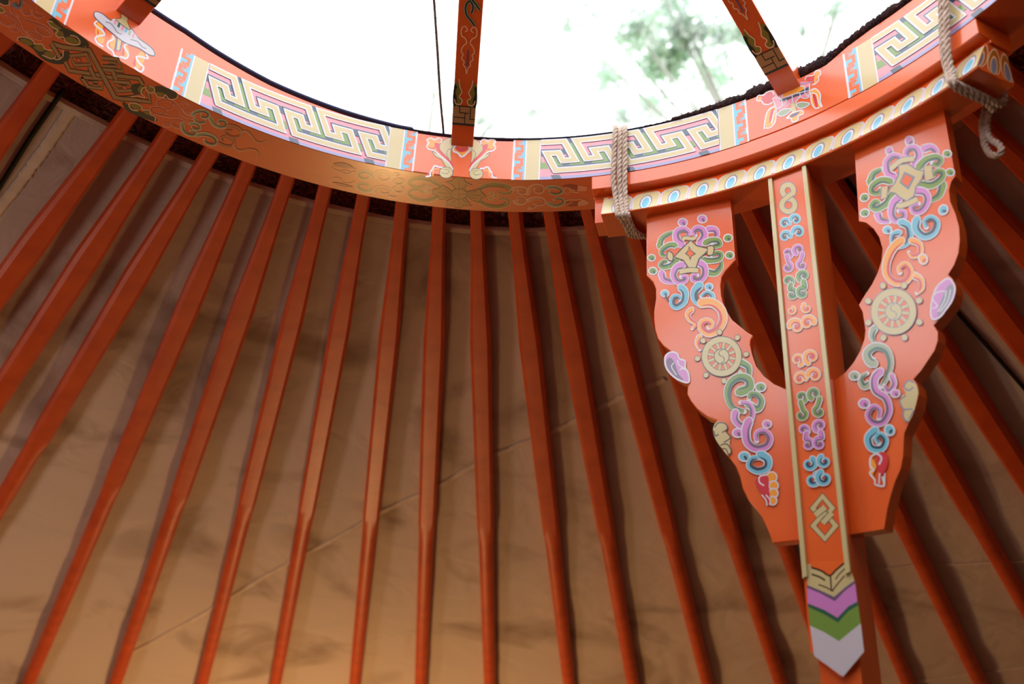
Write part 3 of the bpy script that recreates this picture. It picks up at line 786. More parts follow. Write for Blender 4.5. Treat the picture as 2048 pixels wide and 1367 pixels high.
SB([(250, 240), (180, 180), (140, 90), (190, 20)], 'R', 'r', 'f', 20); SB([(700, 450), (640, 380), (520, 320), (420, 290), (300, 250), (230, 230)], 'R', 'r', 'f', 22)
SB([(380, 480), (310, 420), (260, 300), (180, 210), (60, 170), (-20, 200)], 'R', 'r', 'f', 20); SB([(700, 420), (690, 480), (580, 470), (500, 400), (530, 370), (640, 410)], 'R', 'r', 'f', 20)
SB([(380, 430), (440, 500), (560, 540), (560, 480), (440, 430), (400, 440)], 'R', 'r', 'f', 20); SB([(-20, 280), (90, 340), (190, 350), (190, 280), (80, 200)], 'R', 'r', 'f', 18)
SB([(120, 370), (190, 350), (250, 400), (230, 430), (150, 410)], 'R', 'r', 'f', 12); SB([(260, 60), (340, 190), (430, 180), (420, 80), (320, 20)], 'R', 'r', 'f', 20); SB([(430, 140), (480, 220), (580, 230), (580, 180), (500, 160)], 'R', 'r', 'f', 14)
SB([(190, 60), (250, 90), (290, 50), (280, -20)], 'm', 'D', 'm', 40)
p.fill([(-40, -30), (110, -30), (130, 40), (90, 80), (0, 40)], 'D'); p.line([(-20, 30), (60, 70), (120, 60), (130, 0)], 12, 'q'); p.fill([(-40, 90), (30, 100), (70, 150), (20, 170), (-40, 150)], 'l', ew=12, ec='q')
p.build('painted_scrolls', crown)

# emblems on the ring's inner face
p = Paint(Cyl(1.0), ZA)           # white parasol with ribbons
for pts in ([(1340, 300), (1420, 380), (1440, 480), (1400, 600), (1340, 560), (1300, 420)], [(1520, 500), (1600, 560), (1560, 680), (1500, 620)], [(1720, 620), (1760, 700), (1740, 790), (1680, 780)], [(1930, 700), (1980, 780), (1930, 900), (1860, 940), (1850, 800)]):
    p.fill(pts, 'o')
for pts in ([(1410, 360), (1440, 400), (1420, 520), (1400, 440)], [(1330, 400), (1350, 450), (1330, 480)], [(1580, 640), (1590, 720), (1550, 690)], [(1690, 640), (1700, 760), (1670, 730)], [(1850, 790), (1850, 900), (1820, 860)]):
    p.fill(pts, 'O')
for pts in ([(1330, 285), (1290, 320), (1330, 370), (1400, 420), (1420, 480), (1350, 490), (1300, 520), (1330, 590), (1410, 640)], [(1530, 480), (1550, 530), (1480, 570), (1470, 640), (1540, 700), (1560, 760), (1640, 790)], [(1780, 600), (1710, 610), (1700, 650), (1750, 740), (1720, 800), (1640, 770)], [(1990, 740), (2020, 800), (1900, 770), (1860, 790), (1900, 860), (1960, 920), (1920, 980), (1830, 920)]):
    p.line(pts, 24, 'w')
p.fill([(1590, 500), (1680, 540), (1640, 700), (1560, 680)], 'V', False); p.fill([(1610, 510), (1660, 540), (1630, 690), (1590, 680)], 'c', False)
p.fill([(1300, 160), (1400, 190), (1500, 270), (1570, 280), (1700, 340), (1800, 400), (1890, 520), (2000, 600), (2090, 680), (2110, 760), (2020, 740), (1900, 660), (1700, 580), (1540, 460), (1400, 340), (1290, 230)], 'W', ew=12, ec='k')
p.line([(1440, 300), (1520, 330), (1600, 440), (1660, 470)], 9, 'k'); p.line([(1780, 540), (1880, 570), (1940, 640), (2000, 665)], 9, 'k')
p.fill([(1520, 290), (1580, 260), (1780, 390), (1880, 520), (1820, 520), (1700, 440), (1560, 350)], 'W')
for x, y, c_ in ((1570, 300, 'p'), (1620, 340, 'G'), (1670, 380, 'p'), (1720, 410, 'b'), (1765, 450, 's'), (1820, 480, 'p')):
    p.fill([(x - 5, y - 30), (x + 24, y - 22), (x + 10, y + 40), (x - 22, y + 25)], c_, False)
p.fill([(1650, 200), (1700, 190), (1750, 260), (1740, 300), (1780, 410), (1690, 360), (1580, 265), (1650, 250)], 'c', True, ew=8, ec='k')
p.build('painted_emblem', crown)

p = Paint(Cyl(1.0), Z4)           # two fish
for sx, x0 in ((1, 0), (-1, 1555)):
    f = lambda pts: [(x0 + sx * a_, b_ + (0 if sx == 1 else -18)) for a_, b_ in pts]
    p.fill(f([(865, 225), (930, 215), (1020, 235), (1110, 330), (1080, 420), (960, 550), (925, 560), (935, 430), (890, 320), (870, 270)]), 'c', True, ew=7, ec='k')
    p.line(f([(920, 250), (950, 270), (940, 300)]), 7, 'k'); p.dot(*f([(935, 245)])[0], 10, 8, 'g'); p.line(f([(950, 560), (1000, 450), (970, 390), (930, 380)]), 7, 'k')
    p.fill(f([(850, 215), (880, 230), (860, 280), (840, 260)]), 'D')
    p.fill(f([(1215, 420), (1170, 490), (1080, 540), (1040, 600), (1000, 660), (930, 720), (900, 690), (960, 600), (1080, 500), (1150, 450)]), 'c', True, ew=7, ec='k')
    p.dot(*f([(1005, 740)])[0], 108, 88, 'k', n=20); p.dot(*f([(1005, 740)])[0], 100, 80, 'c', n=20)
    p.line(f([(960, 720), (1000, 760), (1080, 740)]), 7, 'k'); p.line(f([(950, 700), (1040, 690)]), 6, 'k')
    p.line(f([(905, 640), (960, 560), (1090, 420), (1180, 300), (1140, 250), (1100, 300)]), 30, 'O'); p.fill(f([(1100, 300), (1120, 230), (1200, 220), (1290, 250), (1290, 330), (1230, 370), (1180, 350), (1160, 400)]), 'o')
    p.fill(f([(1110, 310), (1180, 290), (1170, 360), (1110, 400)]), 'O')
    p.line(f([(905, 700), (960, 600), (1090, 490), (1180, 410), (1260, 390), (1300, 340), (1270, 290), (1300, 250), (1240, 215), (1180, 245), (1130, 215), (1075, 250), (1090, 290)]), 22, 'w')
    p.line(f([(1060, 660), (1110, 660), (1180, 640), (1220, 700), (1250, 740), (1250, 790), (1320, 800)]), 26, 'w'); p.line(f([(1120, 690), (1190, 700), (1210, 790)]), 22, 'o'); p.line(f([(1250, 730), (1310, 790)]), 14, 'O')
p.fill([(690, 320), (780, 340), (880, 320), (910, 380), (860, 430), (820, 470), (770, 480), (730, 430), (660, 400), (660, 350)], 'o', True, ew=26, ec='w')
p.fill([(690, 335), (790, 350), (880, 335), (860, 390), (780, 415), (710, 385)], 'O'); p.fill([(720, 180), (840, 190), (840, 260), (890, 330), (790, 352), (700, 330), (730, 260)], 'T')
p.build('painted_emblem', crown)

p = Paint(Cyl(1.0), (1480, 120, 8.533))   # lotus emblem
p.fill([(600, 600), (700, 480), (880, 420), (1000, 370), (1180, 380), (1190, 470), (1220, 640), (1060, 640), (940, 720), (780, 820), (640, 850), (590, 700)], 'p')
p.fill([(440, 1140), (450, 960), (520, 840), (600, 800), (620, 960), (560, 1100)], 'o'); p.fill([(540, 850), (580, 830), (560, 960), (500, 1080), (510, 940)], 'O')
p.fill([(1210, 500), (1290, 490), (1360, 570), (1370, 700), (1400, 790), (1320, 820), (1240, 750), (1210, 620)], 'o'); p.fill([(1240, 600), (1290, 600), (1330, 780), (1290, 800)], 'O')
for pts in ([(410, 1180), (440, 960), (500, 840), (590, 790)], [(430, 1160), (520, 1150), (600, 1050), (620, 860), (590, 760)], [(540, 1080), (560, 980), (590, 860)], [(1210, 520), (1290, 490), (1370, 580), (1370, 700), (1400, 790), (1380, 790)], [(1210, 560), (1220, 720), (1280, 820), (1360, 810)], [(1230, 560), (1310, 590), (1340, 720), (1390, 800)]):
    p.line(pts, 22, 'w')
p.fill([(320, 640), (420, 570), (550, 560), (560, 700), (470, 740), (400, 700)], 'O'); p.fill([(310, 650), (360, 620), (370, 680), (320, 690)], 'o')
p.line([(580, 600), (550, 530), (460, 550), (400, 600), (310, 610), (290, 690), (370, 700), (400, 750), (480, 760), (560, 720)], 22, 'w')
p.fill([(1120, 300), (1260, 270), (1280, 360), (1240, 390), (1150, 350)], 'O'); p.fill([(1290, 210), (1350, 190), (1370, 260), (1320, 320), (1300, 390), (1260, 400), (1270, 300)], 'o')
p.line([(1110, 340), (1140, 280), (1250, 260), (1290, 190), (1360, 180), (1380, 240), (1340, 290), (1340, 350), (1280, 410), (1230, 420)], 20, 'w')
p.fill([(720, 600), (800, 520), (960, 460), (1100, 450), (1060, 530), (900, 590), (740, 640)], 'o', True, ew=18, ec='w'); p.fill([(700, 670), (900, 610), (1160, 460), (1170, 540), (940, 630), (720, 710)], 'n')
p.line([(700, 660), (900, 590), (1190, 520)], 14, 'w'); p.line([(590, 600), (680, 520), (880, 460), (1100, 400), (1240, 370)], 16, 'e'); p.line([(560, 650), (690, 660), (720, 780), (630, 830)], 16, 'w'); p.line([(560, 660), (610, 800), (620, 920)], 20, 'w')
p.line([(1020, 560), (1050, 640), (1150, 650), (1190, 560)], 14, 'w'); p.line([(780, 670), (790, 720), (700, 800)], 14, 'w'); p.line([(890, 580), (900, 720), (910, 780)], 16, 'w'); p.line([(1030, 610), (930, 760)], 16, 'w'); p.line([(1190, 400), (1190, 520), (1230, 640)], 20, 'w'); p.line([(1110, 480), (1110, 570), (1170, 620)], 14, 'w')
p.fill([(870, 740), (950, 740), (960, 920), (880, 920)], 'c', False, ew=10, ec='s')
p.fill([(960, 760), (1040, 720), (1190, 740), (1130, 800), (1020, 830)], 's', ew=16, ec='w'); p.fill([(640, 930), (720, 850), (870, 830), (820, 910), (720, 960)], 's', ew=16, ec='w')
p.fill([(830, 960), (900, 900), (1060, 860), (1080, 920), (1000, 960), (990, 1030), (900, 1060), (870, 1000), (800, 1000)], 'o', ew=20, ec='w'); p.fill([(860, 940), (1020, 880), (960, 950), (880, 980)], 'V')
p.build('painted_emblem', crown)

# ------------------------------------------------------------------ felt edge of the smoke-hole cover
rimm = mat('wool_felt_dark', (58, 38, 40), .95, 0, noise=(22, 16, 22), bump=1, scale=60)
navy = mat('dark_binding', (50, 58, 96), .7)
V = []; F = []; N = 12; A_ = [x * .25 for x in range(-280, 601)]
def rimthick(a):
    f = max(0, min(1, (a - 26) / 12)) * (1 if a < 48 else .55); return .012 + f * (.014 + .012 * mnoise.noise(Vector((a * .6, 1, 1))) + .010 * mnoise.noise(Vector((a * 2.6, 4, 1))))
for i, a in enumerate(A_):
    tk = rimthick(a); base = TH + dlt(a) + .001
    tk *= 1 if a < -10 or a > 26 else .35
    for k in range(N):
        t = 2 * math.pi * k / N; jit = 1 + (.25 * mnoise.noise(Vector((a * 3, k * 1.7, 2))) if a > 22 else 0)
        V.append(pol(a, 1.008 + .0125 * cos(t) * jit, base + tk * (.5 + .5 * sin(t)) * jit))
for i in range(len(A_) - 1):
    for k in range(N): F.append([i * N + k, i * N + (k + 1) % N, (i + 1) * N + (k + 1) % N, (i + 1) * N + k])
rim = mesh_obj('felt_cover_edge', V, F, [navy, rimm], [0 if A_[i] < 22 else 1 for i in range(len(A_) - 1) for k in range(N)], smooth=True); fixn(rim)
tag(rim, 'dark felt edge of the roof cover along the crown ring, shaggy at right', 'felt edge')
V = []; F = []
for i in range(5200):
    a = random.uniform(26, 70); tk = rimthick(a); z = TH + dlt(a) + random.uniform(0, tk * 1.05)
    p_ = pol(a, 1.0 + random.uniform(-.006, .010), z); d = Vector((random.gauss(0, 1), random.gauss(0, 1), random.uniform(-.3, .9))).normalized() * random.uniform(.003, .012)
    s_ = d.orthogonal().normalized() * .0005; k = len(V); V += [p_ - s_, p_ + s_, p_ + d]; F.append([k, k + 1, k + 2])
tf_ = mesh_obj('wool_fibre', V, F, mat('wool_fibre_brown', (128, 92, 90), .9), parent=rim); tf_['kind'] = 'stuff'

# ------------------------------------------------------------------ post, bead beam and carved brackets
post = empty('support_post'); tag(post, 'carved orange support post with bead beam and two painted scroll brackets under the crown', 'post')
LA, RA = 15.1, 66.0
AZS = [LA + (65.2 - LA) * i / 60 for i in range(61)]
lip = sweep([(1.0, -.001), (1.0, -.038), (1.030, -.040), (1.030, -.046), (1.04, -.046), (1.09, -.046), (1.09, -.001)], AZS, ORANGE, 'beam', post); bevel(lip, .0015)
B0, B1 = 16.6, 64.95
bl = sweep([(1.022, -.047), (.980, -.123), (.982, -.126), (1.076, -.126), (1.076, -.047)], [B0 + (B1 - B0) * i / 60 for i in range(61)], ORANGE, 'bead_moulding', post); bevel(bl, .001)
sweep([(1.03, -.047), (1.03, -.112), (1.088, -.112), (1.088, -.047)], [15.3 + i * .7 for i in range(4)], ORANGE, 'end_block', post)
bface = Para(1.022, -.047, .980, -.123)
def beads(surf, cs, lo, hi, wd, name, parent, dark=False):
    p = Paint(surf)
    ell = lambda a, v, ra, rv, c_, n=16: p.fill([(min(max(a + ra * cos(2 * math.pi * i / n), lo), hi), min(v + rv * sin(2 * math.pi * i / n), 1)) for i in range(n)], c_, False)
    for a in cs:
        x0, x1 = max(a - wd / 2, lo), min(a + wd / 2, hi)
        X = lambda u: min(max(a + u * wd, lo), hi)
        top = lambda L_: [(X(q.x), q.y) for q in cr(L_, 4)]
        p.fill(top([(-.5, .34), (-.42, .20), (-.3, .13), (-.1, .10), (.1, .10), (.3, .13), (.42, .20), (.5, .34)]) + [(X(.5), .97), (X(.47), .90), (X(.44), .995), (X(-.44), .995), (X(-.47), .90), (X(-.5), .97)], 'W', False)
        p.fill(top([(-.45, .36), (-.38, .24), (-.28, .17), (-.1, .13), (.1, .13), (.28, .17), (.38, .24), (.45, .36)]) + [(X(.42), .995), (X(-.42), .995)], 'c', False)
        p.fill(top([(-.22, .12), (-.14, .03), (0, .0), (.14, .03), (.22, .12)]) + [(X(0), .10)], 'y', False)
        ell(a, .66, wd * .225, .40, 'm'); ell(a, .67, wd * .185, .35, 'w'); ell(a, .69, wd * .13, .28, 'b')
    return p.build(name, parent)
beads(bface, [22.44 + 3.745 * i for i in range(-1, 12)], B0, B1, 3.72, 'painted_beads', bl)
p = Paint(bface); p.fill([(B0, .08), (B0 + .6, .06), (B0 + .6, 1), (B0, 1)], 'c', False); p.build('painted_edge', bl)
# beads on the beam's right end
class EndFace(Surf):
    def __init__(s, az): s.az = az
    def __call__(s, x, y):       # x: radius, y: 0 top..1 bottom
        z = -.047 - .076 * y; n_ = Vector((cos(R_(s.az)), -sin(R_(s.az)), 0)); r = x - .042 * y * (1.076 - x) / .054
        return pol(s.az, r, z) + n_ * .0004, n_
p = Paint(EndFace(B1))
for c_, lo_ in ((1.022, 1), (1.045, 1), (1.068, 1)):
    h_ = .0105
    e_ = lambda rx, ry, yc, k_: p.fill([(min(max(c_ + rx * cos(2 * math.pi * i / 14), 1.0222), 1.0755), min(yc + ry * sin(2 * math.pi * i / 14), .99)) for i in range(14)], k_, False)
    e_(.0118, .50, .55, 'q'); e_(.0100, .44, .58, 'y'); e_(.0062, .34, .68, 'q'); e_(.0048, .28, .70, 'm')
p.build('painted_beads', bl)

# brackets
OL = Vector((.382, .935, 0)); AL = 26.6; OR_ = Vector((.76, .6655, 0)); AR = 49.2
PL, PR = Plane(OL, AL), Plane(OR_, AR)
PP = Plane(Vector(nrm(41) * .99), 41)
Lout = [(1292, 432), (1461, 396), (1471, 520), (1463, 528.5), (1451, 541.7), (1443, 555), (1440.7, 570.6), (1442, 589), (1446, 605), (1454, 623), (1464, 639), (1480, 652), (1493, 663), (1506.5, 671), (1501, 681), (1500.3, 690.5), (1503.7, 707), (1512, 731), (1529, 752.7), (1549, 768), (1571, 777),
        (1600, 785), (1632, 1077), (1599.6, 1079.5), (1545.8, 1085.7), (1537, 1062), (1524, 1033.6), (1512, 1018), (1497, 1000), (1485, 976), (1480, 953), (1472, 932.7), (1458, 914), (1445, 899), (1433, 882), (1426, 865), (1426, 852), (1434, 840), (1414.6, 833.4), (1394, 818), (1381, 801.5), (1374, 788), (1374.5, 776), (1377.6, 764.5), (1360.7, 761), (1344, 751), (1332, 734), (1329.8, 720.7), (1334, 710.6), (1342, 703), (1327, 692), (1315, 677), (1310, 660), (1307.7, 640), (1307.7, 623), (1311.6, 597), (1311.6, 578.5), (1306, 564), (1293, 551)]
Rout = [(1708.8, 302), (1885, 207), (1910.5, 352), (1902, 363), (1897.5, 380.5), (1900.5, 404), (1910.7, 427), (1918, 453.7), (1919.5, 480), (1916.6, 506), (1908, 530), (1896, 549), (1905, 557.6), (1910.7, 570.7), (1910.7, 585), (1905, 603), (1893, 620.5), (1881, 635), (1867, 650), (1875.6, 663.6), (1875.6, 680.4), (1869, 700.6), (1855.4, 720.8), (1842, 741), (1826.8, 757.8), (1835, 769.6), (1838, 788), (1833.6, 811.7), (1825, 832), (1818.4, 843.7), (1808.3, 865.5), (1807.3, 885.7), (1806.6, 909.3), (1801.6, 936), (1789.8, 963), (1781.4, 990), (1774.7, 1017), (1768, 1057.4),
        (1709, 1067), (1680, 1071), (1655, 770), (1675, 756), (1690.5, 744.4), (1707.3, 724), (1720.8, 700.6), (1729, 677), (1730.9, 660), (1725, 623), (1717.6, 609.5), (1730.7, 588), (1744, 568), (1755.6, 544.4), (1763, 521), (1765, 497.6), (1758.5, 474), (1746.8, 456.6), (1732, 445), (1718, 442)]
def bracket(pl, outl, az):
    pts = [pl(x, y)[0] for x, y in outl]
    o = prism('side_bracket', pts, nrm(az) * .030 * S, ORANGE, post); bevel(o, .0014, 2, 25); return o
bL = bracket(PL, Lout, AL); bR = bracket(PR, Rout, AR)

GE = (1180, 360, 3.798); GG = (1280, 640, 2.9727); GF = (1580, 240, 3.4167); GH = (1640, 640, 2.9706)
def wheel(p, x, y, rx, ry, k=8, a0=0, o='k'):
    for i in range(k):
        t = R_(a0 + i * 360 / k); a_, b_ = x + rx * 1.24 * cos(t), y + ry * 1.24 * sin(t); p.dot(a_, b_, rx * .165, ry * .15, o, math.degrees(t)); p.dot(a_, b_, rx * .135, ry * .12, 'c', math.degrees(t))
    p.dot(x, y, rx * 1.04, ry * 1.04, o, n=40); p.dot(x, y, rx, ry, 'c', n=40); p.dot(x, y, rx * .72, ry * .72, o, n=36); p.dot(x, y, rx * .69, ry * .69, 'T', n=36)
    for i in range(12):
        t = R_(a0 + 15 + i * 30); ct, st = cos(t), sin(t)
        for wd_, c_ in ((rx * .17, o), (rx * .125, 'c')): p.line([(x + rx * .3 * ct, y + ry * .3 * st), (x + rx * .70 * ct, y + ry * .70 * st)], wd_, c_, False); 
    p.dot(x, y, rx * .40, ry * .40, o, n=24); p.dot(x, y, rx * .36, ry * .36, 'c', n=24)
    r_ = rx * .33; p.line([(x + r_ * .15, y - r_ * 1.0), (x - r_ * .3, y - r_ * .8), (x - r_ * .42, y - r_ * .45), (x - r_ * .28, y - r_ * .12), (x, y), (x + r_ * .28, y + r_ * .12), (x + r_ * .42, y + r_ * .45), (x + r_ * .3, y + r_ * .8), (x - r_ * .15, y + r_ * 1.0)], rx * .035, o)
    p.dot(x - r_ * .35, y - r_ * .35, rx * .03, c=o, n=6); p.dot(x + r_ * .35, y + r_ * .35, rx * .03, c=o, n=6)

# left bracket painting
p = Paint(PL, GE); p.fat = 1.14; sc = lambda pts, wd, b_, d_: p.scroll(pts, wd, b_, d_, 8)
sc([(895, 375), (945, 375), (965, 405), (950, 440), (910, 450)], 42, 'v', 'V'); sc([(530, 505), (545, 445), (590, 410), (630, 395)], 40, 'g', 'G'); sc([(900, 700), (955, 705), (995, 660), (995, 615)], 44, 'g', 'G'); sc([(545, 705), (560, 755), (620, 775), (660, 770)], 44, 'v', 'V')
p.bud(705, 322, 36, 'v', 'V'); p.bud(853, 295, 36, 'v', 'V'); p.bud(1048, 440, 34, 'g', 'G', ang=-15); p.bud(1060, 570, 34, 'g', 'G'); p.bud(468, 590, 30, 'g', 'G'); p.bud(478, 690, 33, 'g', 'G')
sc([(700, 490), (660, 450), (660, 395), (710, 372), (750, 395), (745, 425)], 50, 'v', 'V'); sc([(835, 480), (868, 430), (855, 380), (815, 365), (785, 390), (800, 420)], 50, 'v', 'V')
sc([(650, 495), (600, 495), (548, 530), (545, 568), (580, 575)], 38, 'g', 'G'); sc([(665, 600), (620, 645), (560, 662), (535, 645), (560, 615), (590, 620)], 38, 'g', 'G')
sc([(875, 480), (920, 458), (975, 460), (988, 492), (950, 505), (935, 490)], 40, 'g', 'G'); sc([(860, 605), (915, 612), (985, 600), (995, 560), (955, 552), (930, 580)], 40, 'g', 'G')
sc([(705, 645), (655, 670), (635, 730), (670, 775), (725, 765), (730, 735), (695, 735)], 46, 'v', 'V'); sc([(830, 630), (868, 660), (872, 720), (835, 765), (785, 758), (785, 725), (815, 722)], 46, 'v', 'V')
p.line([(705, 458), (725, 440), (775, 448), (805, 436)], 36, 'k'); p.line([(705, 458), (725, 440), (775, 448), (805, 436)], 26, 'c')
p.fill([(597, 540), (632, 565), (628, 612), (600, 610), (585, 580)], 'c', True, ew=8, ec='k'); p.fill([(893, 508), (940, 505), (935, 565), (893, 568)], 'c', True, ew=8, ec='k')
p.fill([(765, 458), (812, 500), (895, 520), (890, 545), (830, 600), (802, 680), (750, 670), (710, 610), (640, 585), (690, 530)], 'c', False, ew=10, ec='k')
p.line([(680, 697), (760, 685), (825, 688)], 44, 'k'); p.line([(680, 697), (760, 685), (825, 688)], 34, 'c')
p.fill([(753, 500), (770, 535), (808, 562), (775, 580), (762, 612), (750, 580), (722, 560), (745, 535)], 'k', False); p.fill([(754, 515), (768, 542), (795, 562), (770, 574), (762, 596), (752, 572), (734, 560), (748, 542)], 'T', False)
sc([(690, 815), (722, 855), (715, 925), (660, 965), (625, 940), (635, 890), (675, 885), (690, 910)], 46, 'b', 'B'); p.bud(570, 862, 32, 'b', 'B'); p.line([(575, 880), (600, 925)], 14, 'B')
sc([(835, 800), (795, 850), (800, 915), (845, 955)], 56, 'b', 'B'); sc([(930, 900), (925, 870), (885, 855), (845, 885)], 34, 'b', 'B'); p.bud(905, 812, 32, 'b', 'B')
sc([(775, 985), (745, 1020), (762, 1065), (805, 1095), (780, 1130)], 34, 'o', 'O'); sc([(845, 935), (930, 935), (998, 990), (1012, 1070), (970, 1140), (900, 1168), (848, 1130), (850, 1085), (895, 1068), (930, 1095), (905, 1125)], 58, 'o', 'O')
sc([(835, 1190), (815, 1240), (835, 1290)], 34, 'o', 'O')
p.frame(*GG)
sc([(595, 250), (645, 280), (650, 330), (640, 360)], 34, 'g', 'G'); wheel(p, 487, 217, 117, 117, a0=-5)
sc([(590, 430), (650, 405), (645, 355), (590, 340), (535, 380), (520, 450), (550, 520), (620, 545)], 46, 'g', 'G'); sc([(640, 500), (700, 530), (725, 485), (700, 445), (660, 440), (650, 470)], 36, 'g', 'G'); p.bud(718, 400, 32, 'g', 'G')
p.bud(583, 672, 32, 'v', 'V'); p.bud(757, 620, 28, 'v', 'V')
sc([(570, 548), (568, 592), (602, 628), (650, 610), (672, 550), (650, 500), (600, 492)], 36, 'v', 'V'); sc([(650, 600), (632, 660), (642, 730), (690, 765), (755, 750), (775, 700), (740, 660), (695, 675), (695, 720)], 42, 'v', 'V')
p.bud(622, 812, 34, 'b', 'B'); sc([(715, 800), (760, 830), (755, 880), (700, 898), (652, 870), (665, 825), (705, 820)], 42, 'b', 'B')
for x, y, r_ in ((785, 935, 28), (797, 985, 24), (795, 1030, 24), (790, 1075, 22)): p.dot(x, y, r_ + 8, c='w'); p.dot(x, y, r_, c='o')
p.fill([(700, 935), (735, 915), (765, 935), (768, 1000), (775, 1060), (762, 1105), (740, 1050), (705, 1005), (688, 965)], 'O'); p.line([(760, 920), (715, 930), (712, 965), (740, 985)], 9, 'w'); p.line([(725, 1040), (750, 1070), (757, 1105)], 8, 'w'); p.line([(750, 1040), (775, 1070), (775, 1100)], 8, 'w')
p.fill([(150, 240), (158, 210), (188, 192), (222, 200), (238, 232), (270, 245), (272, 285), (290, 320), (292, 372), (240, 362), (190, 328), (158, 285)], 'v', True, ew=9, ec='w'); p.fill([(158, 250), (180, 225), (208, 255), (230, 320), (262, 358), (215, 340), (172, 295)], 'V'); p.line([(205, 255), (190, 280), (220, 330)], 6, 'w'); p.line([(225, 240), (235, 270), (272, 290)], 7, 'w'); p.line([(240, 300), (250, 290), (285, 300)], 7, 'w')
p.fill([(462, 605), (505, 612), (525, 640), (512, 668), (538, 700), (535, 738), (546, 775), (528, 808), (492, 768), (458, 722), (438, 672), (440, 632)], 'c', True); p.line([(445, 640), (470, 612), (512, 620), (520, 650), (490, 670)], 7, 'k'); p.line([(440, 660), (450, 690), (470, 680)], 7, 'k'); p.line([(520, 670), (540, 700), (500, 730)], 7, 'k'); p.line([(480, 745), (520, 740), (545, 780), (528, 806)], 7, 'k'); p.line([(490, 765), (515, 770), (528, 804)], 6, 'k')
p.build('painted_motif', bL)

# right bracket painting
p = Paint(PR, GF); p.fat = 1.14; sc = lambda pts, wd, b_, d_: p.scroll(pts, wd, b_, d_, 8)
sc([(910, 200), (965, 185), (1000, 215), (990, 245)], 44, 'v', 'V'); sc([(548, 430), (570, 365), (625, 335)], 44, 'g', 'G'); sc([(1045, 440), (1020, 515), (965, 550)], 48, 'g', 'G'); sc([(600, 640), (620, 685), (680, 695)], 44, 'v', 'V')
p.bud(818, 145, 36, 'v', 'V', ang=80); p.bud(680, 212, 32, 'v', 'V', ang=80); p.bud(1075, 230, 30, 'g', 'G'); p.bud(1095, 357, 30, 'g', 'G'); p.bud(510, 530, 32, 'g', 'G', ang=-30); p.bud(512, 635, 32, 'g', 'G', ang=-20)
sc([(715, 390), (668, 360), (660, 290), (700, 245), (750, 250), (755, 280)], 44, 'v', 'V'); sc([(850, 310), (882, 250), (862, 195), (815, 192), (790, 230), (820, 260)], 46, 'v', 'V')
sc([(690, 420), (625, 412), (565, 450), (560, 495), (605, 500), (620, 470)], 40, 'g', 'G'); sc([(700, 510), (660, 570), (595, 608), (558, 590), (585, 555), (615, 570)], 44, 'g', 'G')
sc([(880, 325), (930, 272), (1000, 252), (1035, 275), (1010, 310), (975, 298)], 44, 'g', 'G'); sc([(890, 440), (970, 445), (1038, 400), (1045, 355), (1000, 350), (980, 385)], 44, 'g', 'G')
sc([(750, 530), (708, 570), (695, 645), (728, 690), (780, 670), (782, 630), (745, 622)], 46, 'v', 'V'); sc([(850, 485), (920, 495), (942, 550), (905, 618), (850, 630), (835, 592), (880, 572)], 46, 'v', 'V')
p.line([(690, 335), (760, 280), (850, 265)], 40, 'm'); p.line([(690, 335), (760, 280), (850, 265)], 30, 'c')
p.fill([(625, 460), (672, 450), (665, 530), (622, 545)], 'c', False, ew=8, ec='m'); p.fill([(915, 318), (975, 308), (975, 355), (985, 400), (925, 420)], 'c', False, ew=8, ec='m')
p.fill([(745, 310), (805, 300), (868, 340), (918, 352), (902, 405), (862, 460), (850, 520), (800, 555), (752, 530), (718, 500), (672, 490), (718, 430), (745, 370)], 'c', False, ew=10, ec='m')
p.line([(735, 590), (800, 575), (875, 540)], 42, 'm'); p.line([(735, 590), (800, 575), (875, 540)], 32, 'c')
p.fill([(783, 352), (858, 390), (812, 478), (750, 430)], 'm', False); p.fill([(790, 372), (838, 396), (806, 455), (765, 425)], 'T', False)
p.bud(668, 752, 32, 'b', 'B'); sc([(750, 770), (705, 785), (695, 840)], 34, 'b', 'B'); sc([(760, 700), (812, 730), (822, 800), (795, 850), (750, 870)], 46, 'b', 'B')
sc([(870, 680), (865, 745), (920, 795), (985, 770), (1008, 705), (970, 668), (925, 690), (935, 735)], 48, 'b', 'B'); p.bud(1050, 615, 36, 'b', 'B', ang=-60)
sc([(830, 825), (888, 850), (892, 915), (840, 935), (815, 905)], 34, 'o', 'O'); p.bud(912, 952, 36, 'o', 'O', ang=70)
sc([(840, 1060), (895, 1090), (905, 1150), (870, 1185)], 38, 'o', 'O'); sc([(765, 825), (705, 880), (665, 970), (665, 1055), (720, 1112), (795, 1105), (832, 1040), (795, 985), (750, 1010), (755, 1045)], 48, 'o', 'O')
p.fill([(1075, 1085), (1105, 1095), (1128, 1135), (1128, 1180), (1108, 1240), (1068, 1298), (1030, 1345), (985, 1365), (965, 1330), (970, 1250), (985, 1190), (1015, 1130)], 'v', True, ew=10, ec='w'); p.fill([(1085, 1130), (1120, 1150), (1100, 1230), (1050, 1310), (1010, 1340), (1030, 1250)], 'm'); p.line([(1100, 1160), (1080, 1240), (1030, 1310)], 7, 'w'); p.line([(1070, 1165), (1060, 1230), (1015, 1310)], 7, 'w'); p.line([(1060, 1170), (1005, 1180), (975, 1220), (1010, 1270), (975, 1290)], 8, 'w')
p.frame(*GH)
sc([(325, 50), (310, 95), (325, 135)], 34, 's', 'G')
p.frame(1580, 240, 3.4167); wheel(p, 712, 1310, 152, 155, a0=22, o='m')
p.frame(*GH)
sc([(325, 260), (295, 240), (285, 195), (335, 158), (400, 180), (425, 255), (405, 335), (370, 395)], 46, 's', 'G'); sc([(300, 380), (262, 395), (245, 345), (285, 318)], 34, 's', 'G'); p.bud(208, 332, 32, 's', 'G')
